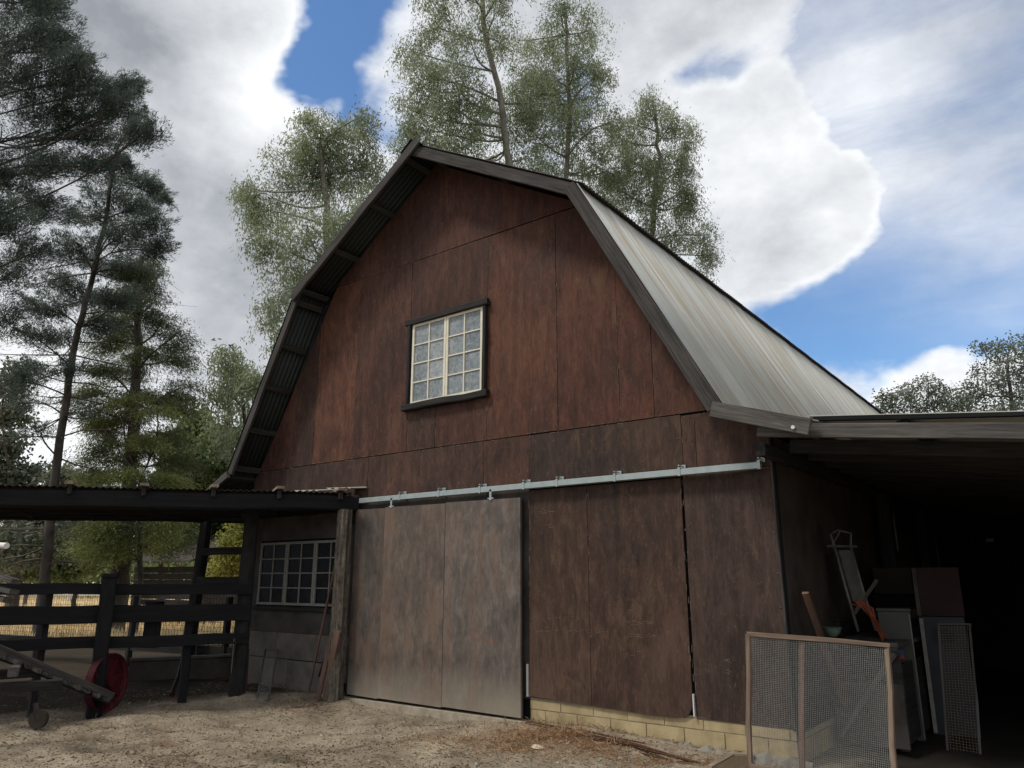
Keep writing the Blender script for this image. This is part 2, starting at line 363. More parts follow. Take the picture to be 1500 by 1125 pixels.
def meshobj(name, vs, fs, mat, parent=None, loc=(0, 0, 0), smooth=False, color=None, kind=None):
    """verts given in world coordinates; loc is the object's origin"""
    me = bpy.data.meshes.new(name); lo = np.array(loc, float)
    me.from_pydata([tuple(np.array(v, float)-lo) for v in vs], [], fs); me.update()
    if smooth: me.shade_smooth()
    o = link(name, me, mat, parent, loc, color=color)
    if kind: o['kind'] = kind
    return o
def boxvf(p0, p1):
    x0, y0, z0 = p0; x1, y1, z1 = p1
    return ([(x0, y0, z0), (x1, y0, z0), (x1, y1, z0), (x0, y1, z0), (x0, y0, z1), (x1, y0, z1), (x1, y1, z1), (x0, y1, z1)],
            [(0, 3, 2, 1), (4, 5, 6, 7), (0, 1, 5, 4), (1, 2, 6, 5), (2, 3, 7, 6), (3, 0, 4, 7)])
class Acc:
    def __init__(s): s.v = []; s.f = []
    def add(s, v, f):
        b = len(s.v); s.v += [tuple(map(float, x)) for x in v]; s.f += [tuple(b+i for i in q) for q in f]; return s
    def box(s, p0, p1): return s.add(*boxvf(p0, p1))
    def bar(s, p0, p1, w, h, up=(0, 0, 1)):
        p0, p1 = V(p0), V(p1); d = (p1-p0); d.normalize(); u = Vector(up)
        if abs(d.dot(u)) > .98: u = Vector((1, 0, 0))
        sd_ = d.cross(u).normalized(); u = sd_.cross(d)
        q = [p+sd_*a*w/2+u*b_*h/2 for p in (p0, p1) for a, b_ in ((-1, -1), (1, -1), (1, 1), (-1, 1))]
        return s.add(q, [(3, 2, 1, 0), (4, 5, 6, 7), (0, 1, 5, 4), (1, 2, 6, 5), (2, 3, 7, 6), (3, 0, 4, 7)])
    def tube(s, pts, rad, n=6, cap=True):
        pts = [V(p) for p in pts]; m_ = len(pts); rs = rad if hasattr(rad, '__len__') else [rad]*m_
        vs = []; prev = None
        for i, p in enumerate(pts):
            d = (pts[min(i+1, m_-1)]-pts[max(i-1, 0)]); d.normalize()
            u = Vector((0, 0, 1)) if abs(d.z) < .9 else Vector((1, 0, 0))
            if prev is not None: u = prev
            a = d.cross(u).normalized(); u = a.cross(d).normalized(); prev = u
            for j in range(n):
                t = 2*math.pi*j/n; vs.append(p+(a*math.cos(t)+u*math.sin(t))*rs[i])
        fs = [(i*n+j, i*n+(j+1) % n, (i+1)*n+(j+1) % n, (i+1)*n+j) for i in range(m_-1) for j in range(n)]
        if cap: fs += [tuple(range(n-1, -1, -1)), tuple((m_-1)*n+j for j in range(n))]
        return s.add(vs, fs)
    def obj(s, name, mat, parent=None, loc=(0, 0, 0), **k): return meshobj(name, s.v, s.f, mat, parent, loc, **k)
def beam(name, p0, p1, w, h, mat, parent=None, up=(0, 0, 1), jit=.004, seg=None, ch=.12, color=None, kind=None, rnd=False):
    """timber: chamfered, slightly uneven, local X along its length"""
    p0, p1 = V(p0), V(p1); d = p1-p0; ln = d.length; d.normalize(); u = Vector(up)
    if abs(d.dot(u)) > .98: u = Vector((0, 1, 0)) if abs(d.y) < .9 else Vector((1, 0, 0))
    y = u.cross(d).normalized(); z = d.cross(y)
    rot = Matrix((d, y, z)).transposed()
    n = seg or max(2, min(9, int(ln/.35)+1)); c = ch*min(w, h)
    if rnd: prof = [(math.cos(t)*w/2, math.sin(t)*h/2) for t in np.linspace(0, 2*math.pi, 11)[:-1]]
    else: prof = [(-w/2+c, -h/2), (w/2-c, -h/2), (w/2, -h/2+c), (w/2, h/2-c), (w/2-c, h/2), (-w/2+c, h/2), (-w/2, h/2-c), (-w/2, -h/2+c)]
    K = len(prof); vs = []
    for i in range(n):
        oy, oz = random.gauss(0, jit), random.gauss(0, jit)
        for (a, b_) in prof: vs.append((ln*i/(n-1)+(random.uniform(-1, 1)*jit if i in (0, n-1) else 0), a+oy+random.gauss(0, jit*.4), b_+oz+random.gauss(0, jit*.4)))
    fs = [(i*K+j, i*K+(j+1) % K, (i+1)*K+(j+1) % K, (i+1)*K+j) for i in range(n-1) for j in range(K)]
    fs += [tuple(range(K-1, -1, -1)), tuple((n-1)*K+j for j in range(K))]
    me = bpy.data.meshes.new(name); me.from_pydata(vs, [], fs); me.update()
    if rnd: me.shade_smooth()
    o = link(name, me, mat, parent, p0, rot, color)
    if kind: o['kind'] = kind
    return o
def clip(poly, cl):
    """clip polygon by convex CCW polygon"""
    out = poly
    for i in range(len(cl)):
        a, b_ = cl[i], cl[(i+1) % len(cl)]; inp = out; out = []
        if not inp: break
        side = lambda p: (b_[0]-a[0])*(p[1]-a[1])-(b_[1]-a[1])*(p[0]-a[0])
        for j in range(len(inp)):
            p, q = inp[j], inp[(j+1) % len(inp)]; sp, sq = side(p), side(q)
            if sp >= 0: out.append(p)
            if sp*sq < 0: t = sp/(sp-sq); out.append((p[0]+(q[0]-p[0])*t, p[1]+(q[1]-p[1])*t))
    return out
def prism(poly, y0, y1):
    n = len(poly); vs = [(x, y0, z) for x, z in poly]+[(x, y1, z) for x, z in poly]
    fs = [tuple(range(n)), tuple(range(2*n-1, n-1, -1))]+[(i, i+n, (i+1) % n+n, (i+1) % n) for i in range(n)]
    return vs, fs

# ------------------------------------------------------------------ ground
def ground():
    def ax(lo, a, b_, hi, st):
        far = lambda s, e_: list(s+(e_-s)*np.linspace(0, 1, 14)[1:]**2.2)
        return sorted(far(a, lo))+list(np.arange(a, b_, st))+far(b_, hi)
    xs = ax(-900, -9, 6.5, 900, .09); ys = ax(-900, -6, 1.5, 900, .09)
    X, Y = np.meshgrid(xs, ys, indexing='ij')
    Z = np.zeros_like(X); r = np.random.default_rng(5)
    for i in range(60):
        k_ = r.uniform(.8, 14); a = r.uniform(0, 6.28); Z += .016/k_**.75*np.sin(k_*(X*np.cos(a)+Y*np.sin(a))+r.uniform(0, 6.28))
    fall = np.clip(1-np.maximum(np.maximum(-8.5-X, X-6), np.maximum(-5.5-Y, Y-1))/2, 0, 1); Z = Z*fall
    Z += -.05*np.clip((X-.3)/2.5, 0, 1)*np.clip((1.5-Y)/1.5, 0, 1)*fall
    nx, ny = X.shape; vs = np.stack([X, Y, Z], -1).reshape(-1, 3)
    i, j = np.meshgrid(range(nx-1), range(ny-1), indexing='ij'); a = (i*ny+j).ravel()
    fs = np.stack([a, a+ny, a+ny+1, a+1], -1)
    me = bpy.data.meshes.new('ground'); fastmesh(me, vs, fs); me.shade_smooth()
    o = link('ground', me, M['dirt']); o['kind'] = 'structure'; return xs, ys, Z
def fastmesh(me, vs, fs):
    k_ = fs.shape[1]; me.vertices.add(len(vs)); me.vertices.foreach_set('co', np.asarray(vs, np.float32).ravel())
    me.loops.add(fs.size); me.loops.foreach_set('vertex_index', fs.astype(np.int32).ravel())
    me.polygons.add(len(fs)); me.polygons.foreach_set('loop_start', np.arange(0, fs.size, k_, dtype=np.int32)); me.polygons.foreach_set('loop_total', np.full(len(fs), k_, np.int32))
    me.update(calc_edges=True)
GX, GY, GZ = ground()
GX = np.array(GX); GY = np.array(GY)
def gz(x, y):
    i = np.clip(np.searchsorted(GX, x), 1, len(GX)-1); j = np.clip(np.searchsorted(GY, y), 1, len(GY)-1)
    return (GZ[i-1, j-1]+GZ[i, j]+GZ[i-1, j]+GZ[i, j-1])/4
# dry-grass field beyond the corral
a_ = [gnd(-900, 936), gnd(395, 936), gnd(480, 852.5), gnd(-900, 852.5)]
meshobj('dry_field', [(p[0], p[1], .02) for p in a_], [(0, 1, 2, 3)], M['field'])['kind'] = 'structure'

# ------------------------------------------------------------------ barn
BX0, BX1, BY = -5.60, 2.95, 15.6
RA, RL1, RL2, RL3 = (-1.61, 7.58), (-4.11, 5.90), (-5.50, 3.20), (-6.05, 2.95)
RR1, RR2, RR3 = (1.13, 6.02), (2.70, 3.16), (3.52, 2.90)
barn = thing('barn', 'large rust-brown plywood barn with a gambrel corrugated metal roof', 'barn', (-1.4, 0, 0))
t_ = .16
body = [(BX0, .02), (BX1, .02), (BX1, 2.90), (2.58, 3.14), (1.02, 5.90), (-1.61, 7.40), (-4.0, 5.78), (-5.36, 3.12), (BX0, 2.98)]
# inner shell (end wall studs/backing and the long side walls)
a = Acc(); a.add(*prism([(x, z) for x, z in body], .03, .10)); a.obj('wall_backing', M['dark_inside'], barn, (0, 0, 0))
a = Acc(); a.add(*prism(body, BY-.1, BY)); a.obj('rear_wall', M['shade_wall'], barn)
a = Acc(); a.box((BX1-.08, .10, -.02), (BX1, BY-.1, 2.9)); a.obj('side_wall', M['shade_wall'], barn)
a = Acc(); a.box((BX0, .10, -.02), (BX0+.08, BY-.1, 3.0)); a.obj('side_wall', M['dark_ply'], barn)
cl = [(-5.5, .2), (BX1, .2), (BX1, 2.96), (2.62, 3.16), (1.05, 5.96), (-1.61, 7.5), (-4.06, 5.86), (-5.44, 3.14), (-5.5, 3.1)]
RED, RED2, BRN, BRN2, ORG = (.068, .026, .0165), (.058, .0245, .0165), (.048, .025, .018), (.045, .026, .019), (.082, .033, .0195)
cl2 = [(-5.6, .2), (BX1, .2), (BX1, 2.93), (2.5, 3.24), (-5.35, 3.24), (-5.6, 3.05)]
cl = [(-5.82, 2.5), (3.0, 2.5), (2.62, 3.16), (1.05, 5.96), (-1.61, 7.5), (-4.06, 5.86), (-5.44, 3.14)]
PAN = [  # x0,x1,z0,z1,colour,proud
 (-5.5, -1.36, 6.05, 7.6, RED2, 0), (-1.36, 2.95, 6.05, 7.6, RED, .003),
 (-5.5, -4.55, 3.24, 6.05, RED2, 0), (-4.55, -4.05, 3.24, 6.05, BRN, .002), (-4.05, -3.14, 3.24, 6.05, ORG, 0), (-3.14, -2.03, 3.24, 6.05, RED2, .003),
 (-2.03, -.61, 5.13, 6.045, RED2, 0), (-2.03, -1.74, 3.24, 3.80, BRN, 0), (-1.74, -1.50, 3.24, 3.80, BRN, .003), (-1.50, -.61, 3.24, 3.80, RED2, 0),
 (-.61, .48, 3.24, 6.04, ORG, .002), (.48, 1.31, 3.235, 6.04, RED, 0), (1.31, 1.73, 3.235, 6.0, RED, .003), (1.73, 2.95, 3.235, 6.0, RED2, 0),
 (-5.5, -2.78, 2.60, 3.235, (.050, .027, .020), .002), (-2.78, -1.76, 2.60, 3.235, (.053, .026, .019), 0), (-1.76, -.65, 2.60, 3.235, (.048, .025, .019), .002), (-.65, .055, 2.60, 3.235, (.060, .028, .019), 0),
 (.055, 2.03, 2.60, 3.229, BRN2, .003), (2.03, 2.18, 2.60, 3.215, (.050, .027, .020), 0), (2.18, 2.95, 2.60, 3.215, (.052, .027, .020), .002),
 (2.015, 2.95, .25, 2.597, (.044, .027, .021), .004), (-3.1, .05, .25, 2.597, BRN2, 0),
 (-5.5, -5.16, .78, 2.597, BRN2, 0), (-5.16, -3.1, 2.12, 2.597, BRN2, 0), (-5.16, -3.1, .78, 1.10, BRN2, 0)]
for (x0, x1, z0, z1, c, pr) in PAN:
    g_ = .003; q = clip([(x0+g_, z0+g_), (x1-g_, z0+g_), (x1-g_, z1-g_), (x0+g_, z1-g_)], cl if z1 > 3.3 else cl2)
    if len(q) < 3: continue
    v = random.uniform(.9, 1.1)
    o = meshobj('panel', *prism(q, -.004-pr, .027), M['ply'] if c is not BRN2 or x0 > -3 else M['dark_ply'], barn, (-1.4, 0, 0), color=tuple(x*v for x in c))
# fixed right-hand sliding leaf made of two sheets, rounded lower corner
fx = thing('tmp', 't', 't', (0, 0, 0)); bpy.data.objects.remove(fx)
p = [(.06, .285), (.855, .262), (.855, 2.56), (.06, 2.56)]; meshobj('panel', *prism(p, -.026, -.009), M['ply'], barn, (-1.4, 0, 0), color=(.052, .029, .020))
p = [(.861, .262), (1.5, .235), (1.82, .240), (1.90, .255), (1.955, .29), (1.985, .35), (1.992, .42), (1.995, 2.56), (.861, 2.56)]
meshobj('panel', *prism(p, -.026, -.009), M['ply'], barn, (-1.4, 0, 0), color=(.049, .027, .019))
a = Acc(); a.box((.018, -.035, .28), (.038, -.006, .62)); a.obj('door_stop', M['white_pipe'], barn)
a = Acc(); a.box((2.0, -.04, .27), (2.012, -.009, .47)); a.obj('door_stop', M['white_pipe'], barn)
# pale scrape marks where the door has rubbed, small nail heads as one joined part
a = Acc()
for (x0, x1, z0, z1, c, pr) in PAN[:22]:
    for xx in (x0+.04, x1-.04):
        z = z0+.05
        while z < z1-.02:
            if random.random() < .6 and len(clip([(xx-.01, z-.01), (xx+.01, z-.01), (xx, z+.01)], cl if z1 > 3.3 else cl2)) == 3 and not(.0 < xx < 2.0 and z < 2.6): a.box((xx-.006, -.0105-pr, z-.006), (xx+.006, -.004-pr, z+.006))
            z += random.uniform(.25, .4)
o = a.obj('nail_heads', M['grey_wood'], barn, kind='stuff')
a = Acc()
def chips(x0, z0, x1, z1, n, y):
    for _ in range(n):
        t = random.random(); x, z = x0+(x1-x0)*t, z0+(z1-z0)*t; l_ = random.uniform(.01, .09)
        if len(clip([(x-.01, z-.01), (x+.01, z-.01), (x, z+.01)], cl if z > 3.2 else cl2)) < 3: continue
        if abs(x1-x0) < .01: w_ = random.uniform(.001, .004); sx = random.choice((-1, 1))*random.uniform(.004, .010); a.box((x+sx-w_, y-.0015, z-l_/2), (x+sx+w_, y, z+l_/2))
        else: w_ = random.uniform(.0015, .004); a.box((x-l_/2, y-.0015, z-w_-.008), (x+l_/2, y, z+w_-.008))
for (x0, x1, z0, z1, c, pr) in PAN[:22]:
    chips(x0, z0, x0, z1, int((z1-z0)*8), -.0045-pr); chips(x0, z1, x1, z1, int((x1-x0)*6), -.0045-pr); chips(x0, z0+.02, x1, z0+.02, int((x1-x0)*5), -.0045-pr)
chips(.87, .3, .87, 2.5, 16, -.0265); chips(.07, .3, .07, 2.5, 14, -.0265); chips(1.99, .5, 1.99, 2.5, 9, -.0265)
for (px0, px1, py, n_) in ((778, 850, 905, 26), (778, 890, 924, 40), (915, 958, 911, 26), (922, 960, 931, 26), (918, 935, 958, 8), (920, 940, 893, 6), (790, 812, 750, 14), (800, 815, 770, 10), (1062, 1072, 968, 12), (1062, 1070, 985, 10)):
    for _ in range(n_):
        q = fac(random.uniform(px0, px1), py+random.gauss(0, 1.6), -.0265 if px0 < 1000 else -.009); l_ = random.uniform(.01, .05); yy = -.0265 if px0 < 1000 else -.009
        a.box((q[0]-l_/2, yy-.001, q[2]-.0015), (q[0]+l_/2, yy, q[2]+.0015))
a.obj('splinters', M['splinter'], barn, kind='stuff')
# foundation blocks
mb = Acc(); mb.box((.05, .006, -.25), (BX1-.012, .028, .27)); mb.box((BX1-.03, .03, -.25), (BX1+.006, 4.0, .20)); mb.obj('mortar_bed', M['mortar'], barn)
blk = {}
def cblock(x0, x1, y0, y1, z0, z1):
    key = (round(x1-x0, 3), round(y1-y0, 3), round(z1-z0, 3))
    if key not in blk:
        v, f = boxvf((0, 0, 0), key); me = bpy.data.meshes.new('concrete_block'); me.from_pydata(v, [], f); me.update(); blk[key] = me
    link('concrete_block', blk[key], M['block'], barn, (x0, y0+random.uniform(-.003, .003), z0))
for r_, (z0, z1) in enumerate(((-.235, -.048), (-.038, .147), (.157, .345))):
    x = .05-(.2 if r_ % 2 else 0)
    while x < BX1:
        x0, x1 = max(x, .05), min(x+.397, BX1+.0)
        if x1-x0 > .05 and not (r_ == 2 and False): cblock(round(x0, 3), round(x1, 3), -.002 if r_ < 2 else 0.0, .02, z0, z1 if r_ < 2 else .243)
        x += .407
for r_, (z0, z1) in enumerate(((-.038, .147), (.157, .20))):
    y = .03+(.2 if r_ % 2 else 0)
    while y < 3.5: cblock(BX1+.007, BX1+.022, y, y+.397, z0, z1); y += .407
# rough footing
vs = []; n = 60
for i in range(n+1):
    x = .08+(BX1+.05)*i/n; w_ = .05+.05*abs(math.sin(i*.35))+random.uniform(0, .03); h_ = -.005+random.uniform(-.02, .02)
    vs += [(x, -.0, h_+.02), (x, -w_*.6, h_+.005), (x, -w_-.06, -.12)]
fs = [(i*3+k_, i*3+3+k_, i*3+4+k_, i*3+1+k_) for i in range(n) for k_ in (0, 1)]
meshobj('footing', vs, fs, M['concrete'], barn)
# door threshold
a = Acc(); a.box((-3.35, -.16, -.08), (.08, .02, .035)); a.obj('threshold', M['footing'], barn)
# corner boards
beam('corner_board', (BX1-.012, -.006, .24), (BX1-.012, -.006, 2.88), .02, .02, M['rake_wood'], barn)
# upper window
def window(x0, x1, z0, z1, cols, rows, glass, paint, trim, y=-.0, sashes=2, tw=.085, name='window'):
    w = bpy.data.objects.new(name, None); COL.objects.link(w); w.parent = barn; w.location = Vector(((x0+x1)/2, y, (z0+z1)/2))-wl(barn)
    if trim:
        beam('head_trim', (x0-tw-.03, y-.045, z1+tw/2), (x1+tw+.02, y-.045, z1+tw/2), .07, tw, M['dark_wood'], w)
        beam('sill', (x0-tw-.04, y-.05, z0-tw/2), (x1+tw+.02, y-.05, z0-tw/2), .09, tw, M['dark_wood'], w)
        beam('side_trim', (x0-tw/2, y-.03, z0), (x0-tw/2, y-.03, z1), tw, .05, M['dark_wood'], w, up=(1, 0, 0))
        beam('side_trim', (x1+tw/2, y-.03, z0), (x1+tw/2, y-.03, z1), tw, .05, M['dark_wood'], w, up=(1, 0, 0))
    sw = (x1-x0)/sashes; fr = .035
    for s_ in range(sashes):
        a0, a1 = x0+s_*sw+.004, x0+(s_+1)*sw-.004
        ac = Acc(); ac.box((a0, y-.038, z0), (a0+fr, y-.005, z1)); ac.box((a1-fr, y-.038, z0), (a1, y-.005, z1))
        ac.box((a0+fr, y-.036, z0), (a1-fr, y-.005, z0+fr)); ac.box((a0+fr, y-.036, z1-fr), (a1-fr, y-.005, z1)); ac.obj('sash_frame', paint, w, (a0, y, z0))
        gx0, gx1, gz0, gz1 = a0+fr, a1-fr, z0+fr, z1-fr; cw = (gx1-gx0)/cols; chh = (gz1-gz0)/rows
        for c in range(1, cols):
            ac = Acc(); ac.box((gx0+c*cw-.009, y-.033, gz0), (gx0+c*cw+.009, y-.012, gz1)); ac.obj('muntin', paint, w, (gx0+c*cw, y, gz0))
        for r_ in range(1, rows):
            for c in range(cols):
                ac = Acc(); ac.box((gx0+c*cw+(.009 if c else 0), y-.031, gz0+r_*chh-.008), (gx0+(c+1)*cw-(.009 if c < cols-1 else 0), y-.014, gz0+r_*chh+.008)); ac.obj('muntin', paint, w, (gx0+c*cw, y, gz0+r_*chh))
        for c in range(cols):
            for r_ in range(rows):
                cx_, cz_ = gx0+(c+.5)*cw, gz0+(r_+.5)*chh
                v, f = boxvf((-cw/2+.001, -.002, -chh/2+.001), (cw/2-.001, .002, chh/2-.001))
                me = bpy.data.meshes.new('pane'); me.from_pydata(v, [], f); me.update()
                link('pane', me, glass, w, (cx_, y-.016, cz_), Matrix.Rotation(random.uniform(-.012, .012), 3, 'X') @ Matrix.Rotation(random.uniform(-.012, .012), 3, 'Z'))
    return w
window(-1.955, -.665, 3.885, 5.045, 2, 4, M['frosted'], M['white_paint'], True)
# lower-left window in the shade of the lean-to
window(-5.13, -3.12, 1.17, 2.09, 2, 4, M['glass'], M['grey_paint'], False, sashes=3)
beam('sill', (-5.2, -.03, 1.12), (-3.05, -.03, 1.12), .07, .06, M['dark_wood'], barn)
for (x0, x1, z0, z1, mt) in ((-5.5, -4.62, .42, .777, M['grey_sheet']), (-4.615, -3.0, .42, .777, M['grey_sheet']), (-5.5, -4.3, -.03, .41, M['grey_sheet']), (-4.295, -3.0, -.03, .405, M['grey_sheet'])):
    meshobj('lower_panel', *prism([(x0, z0), (x1-.004, z0), (x1-.004, z1), (x0, z1)], -.006, .02), mt, barn)
# sliding door
dr = bpy.data.objects.new('sliding_door', None); COL.objects.link(dr); dr.parent = barn; dr.location = Vector((-1.5, -.09, .07))-wl(barn)
dz = lambda x: .085-.0*x
DP = [(-2.86, -2.28, (.078, .065, .057)), (-2.277, -1.18, (.114, .091, .076)), (-1.174, -.002, (.122, .102, .088))]
for x0, x1, c in DP:
    meshobj('panel', *prism([(x0, .075), (x1, .065), (x1, 2.475), (x0, 2.485)], -.115-random.uniform(0, .004), -.085), M['doorply'], dr, (0, 0, 0), color=c)
a = Acc(); a.box((-2.97, -.084, .08), (-.01, -.05, .2)); a.box((-2.97, -.084, 2.3), (-.01, -.05, 2.47)); a.box((-.12, -.084, .2), (-.01, -.05, 2.3)); a.obj('door_frame', M['dark_wood'], dr)
for px in (575, 720):
    X = float(fac(px, 735, -.1)[0]); a = Acc(); a.box((X-.015, -.125, 2.47), (X+.015, -.117, 2.60)); a.tube([(X-.03, -.10, 2.585), (X+.03, -.10, 2.585)], .022, 8); a.box((X-.045, -.122, 2.485), (X+.045, -.116, 2.50)); a.obj('hanger', M['galv'], dr)
# door track
tk = bpy.data.objects.new('door_track', None); COL.objects.link(tk); tk.parent = barn; tk.location = Vector((0, -.08, 2.6))-wl(barn)
a = Acc(); z0, z1 = 2.575, 2.640
prof = [(-.125, z0), (-.125, z1-.008), (-.112, z1), (-.060, z1), (-.047, z1-.008), (-.047, z0), (-.075, z0-.006), (-.075, z0+.004), (-.06, z0+.02), (-.06, z1-.02), (-.112, z1-.02), (-.112, z0+.02), (-.097, z0+.004), (-.097, z0-.006)]
K = len(prof); vs = [(x, y, z-.0) for x in (-2.80, 2.86) for y, z in prof]
a.add(vs, [(i, (i+1) % K, K+(i+1) % K, K+i) for i in range(K)]); a.obj('rail', M['galv'], tk)
for px in (588, 645, 705, 769, 818, 903, 998, 1116):
    X = float(fac(px, 715, -.09)[0]); a = Acc(); a.box((X-.014, -.130, 2.566), (X+.014, -.1265, 2.652)); a.box((X-.014, -.126, 2.6425), (X+.014, -.01, 2.652)); a.box((X-.028, -.022, 2.642), (X+.028, -.010, 2.69)); a.tube([(X-.0, -.13, 2.672), (X, -.01, 2.672)], .008, 6)
    a.obj('bracket', M['galv'], tk)
# roof: corrugated sheets
SH = {}
def sheet(name, p0, p1, ydir_w, mat, parent, y0, amp=.010, pitch=.0762, th=.003, over=0.):
    """p0,p1 (x,z) lower->upper edges in the XZ plane; corrugations run down the slope"""
    d = Vector((p1[0]-p0[0], 0, p1[1]-p0[1])); ln = d.length; d.normalize(); Yv = Vector((0, 1, 0)); n_ = d.cross(Yv); 
    if n_.z < 0: n_ = -n_
    key = (round(ln, 3), round(ydir_w, 3), amp)
    if key not in SH:
        m_ = int(round(ydir_w/pitch*6)); vs = []
        for i in range(m_+1):
            y = ydir_w*i/m_; z = amp*math.sin(2*math.pi*y/pitch)
            vs += [(0, y, z), (ln, y, z), (0, y, z-th), (ln, y, z-th)]
        fs = []
        for i in range(m_):
            b_ = 4*i; fs += [(b_, b_+1, b_+5, b_+4), (b_+2, b_+6, b_+7, b_+3), (b_, b_+4, b_+6, b_+2), (b_+1, b_+3, b_+7, b_+5)]
        me = bpy.data.meshes.new(name); me.from_pydata(vs, [], fs); me.update(); me.shade_smooth(); SH[key] = me
    me = SH[key]
    if me.materials and me.materials[0] != mat: me = me.copy(); me.materials.clear(); me.materials.append(mat)
    rot = Matrix((d, Yv, n_ if Vector(d).cross(Yv).dot(n_) > 0 else n_)).transposed()
    return link(name, me, mat, parent, (p0[0], y0+random.uniform(-.004, .004), p0[1]), rot)
def off(p, q, k_):   # offset line p->q outward (up) by k_
    dx, dz = q[0]-p[0], q[1]-p[1]; l_ = math.hypot(dx, dz); nx, nz = -dz/l_, dx/l_
    if nz < 0: nx, nz = -nx, -nz
    return (p[0]+nx*k_, p[1]+nz*k_), (q[0]+nx*k_, q[1]+nz*k_)
def ext(p, q, a0, a1):
    dx, dz = q[0]-p[0], q[1]-p[1]; l_ = math.hypot(dx, dz)
    return (p[0]-dx/l_*a0, p[1]-dz/l_*a0), (q[0]+dx/l_*a1, q[1]+dz/l_*a1)
wS = .66675; ns = int((BY+.5+.3)/(wS-.04))
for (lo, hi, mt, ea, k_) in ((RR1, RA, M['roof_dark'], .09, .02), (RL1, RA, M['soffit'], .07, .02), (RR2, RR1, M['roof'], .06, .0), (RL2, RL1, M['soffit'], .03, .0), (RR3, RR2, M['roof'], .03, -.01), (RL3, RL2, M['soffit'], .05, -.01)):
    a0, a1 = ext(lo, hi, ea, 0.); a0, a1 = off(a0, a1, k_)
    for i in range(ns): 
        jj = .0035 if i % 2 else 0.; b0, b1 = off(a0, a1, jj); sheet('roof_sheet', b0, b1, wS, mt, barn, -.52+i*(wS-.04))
# under-roof boards and purlins
def lerp2(p, q, t): return (p[0]+(q[0]-p[0])*t, p[1]+(q[1]-p[1])*t)
def purlins(p, q, ts):
    p2, q2 = off(p, q, -.062)
    dx, dz = q[0]-p[0], q[1]-p[1]
    for t in ts:
        c = lerp2(p2, q2, t); beam('purlin', (c[0], -.46, c[1]), (c[0], .028, c[1]), .09, .04, M['rake_wood'], barn, up=(-dz, 0, dx), jit=.002)
        beam('purlin', (c[0], .105, c[1]), (c[0], BY-.12, c[1]), .09, .04, M['rake_wood'], barn, up=(-dz, 0, dx), jit=.002)
purlins(RL1, RA, (.04, .33, .64, .93)); purlins(RL2, RL1, (.03, .25, .49, .72, .96)); purlins(RL3, RL2, (.1, .85))
purlins(RR1, RA, (.04, .5, .93)); purlins(RR2, RR1, (.03, .3, .65, .96)); purlins(RR3, RR2, (.2,))
# rake boards
def rake(p, q, h, e0=0., e1=0., y=-.5, mat='rake_wood', k_=-.085):
    a0, a1 = ext(p, q, e0, e1); a0, a1 = off(a0, a1, k_)
    dx, dz = q[0]-p[0], q[1]-p[1]; beam('rake_board', (a0[0], y, a0[1]), (a1[0], y, a1[1]), .045, h, M[mat], barn, up=(-dz*(1 if dx > 0 else -1), 0, abs(dx)), jit=.003)
rake(RR1, RA, .15, .0, .05, y=-.500); rake(RL1, RA, .14, .05, .12, y=-.548, mat='rake_wood')
rake(RR2, RR1, .15, .0, .02, y=-.548, mat='rake_wood'); rake(RL2, RL1, .12, .0, .0, y=-.500)
rake(RR3, RR2, .15, .0, .06, y=-.600, mat='grey_wood', k_=-.08); rake(RL3, RL2, .11, .0, .05, y=-.548, mat='grey_wood')
a = Acc(); a.tube([(3.36, -.645, 2.83), (3.36, -.62, 2.83)], .017, 8); a.obj('bolt_head', M['white_pipe'], barn)
# ridge cap
a = Acc(); a.add([(RA[0]-.2, -.56, RA[1]-.085), (RA[0], -.56, RA[1]+.06), (RA[0]+.2, -.56, RA[1]-.07), (RA[0]-.2, BY+.4, RA[1]-.085), (RA[0], BY+.4, RA[1]+.06), (RA[0]+.2, BY+.4, RA[1]-.07)], [(0, 3, 4, 1), (1, 4, 5, 2)])
a.obj('ridge_cap', M['soffit'], barn)

# ------------------------------------------------------------------ right lean-to
lt = thing('lean_to', 'open dark lean-to with low metal roof on the right side of the barn', 'lean-to', (6., 0, 0))
XE = 9.6; sl = -.105
zt = lambda x: 2.935+(x-3.5)*sl
for i in range(16):
    y0 = -.50+i*(wS-.04)
    sheet('roof_sheet', (XE, zt(XE)+.0), (3.46, zt(3.46)), wS, M['roof'], lt, y0, amp=.009)
beam('fascia_board', (3.0, -.50, 2.865), (XE, -.50, 2.865+(XE-3.0)*(-.121)), .045, .125, M['grey_wood'], lt, jit=.003)
beam('fascia_cap', (3.5, -.475, zt(3.5)-.025), (XE, -.475, zt(XE)-.025), .04, .035, M['black_wood'], lt, jit=.002)
beam('ledger', (BX1+.05, -.46, 2.70), (BX1+.05, 9.0, 2.70), .09, .12, M['dark_wood'], lt)
for i in range(15):
    y = .1+i*.61; beam('rafter', (3.1, y, 2.79), (XE, y, 2.79-(XE-3.1)*.121), .04, .13, M['dark_wood'], lt, jit=.002)
for xx in (4.2, 5.6, 7.0, 8.4): beam('purlin', (xx, -.45, zt(xx)-.055), (xx, 8.9, zt(xx)-.055), .09, .035, M['dark_wood'], lt)
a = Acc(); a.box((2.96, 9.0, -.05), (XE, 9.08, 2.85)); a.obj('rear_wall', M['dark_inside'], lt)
a = Acc(); a.box((XE, -.4, -.05), (XE+.08, 9.08, 2.3)); a.obj('end_wall', M['dark_inside'], lt)  # out-of-view wall added to keep the lean-to dark
a = Acc(); a.box((XE-.15, -.5, 0), (XE, -.35, 2.1)); a.obj('post', M['post_wood'], lt)
beam('post', (3.12, 3.9, 0), (3.12, 3.9, 2.66), .16, .12, M['dark_wood'], lt); beam('post', (3.12, 6.6, 0), (3.12, 6.6, 2.66), .14, .12, M['dark_wood'], lt)
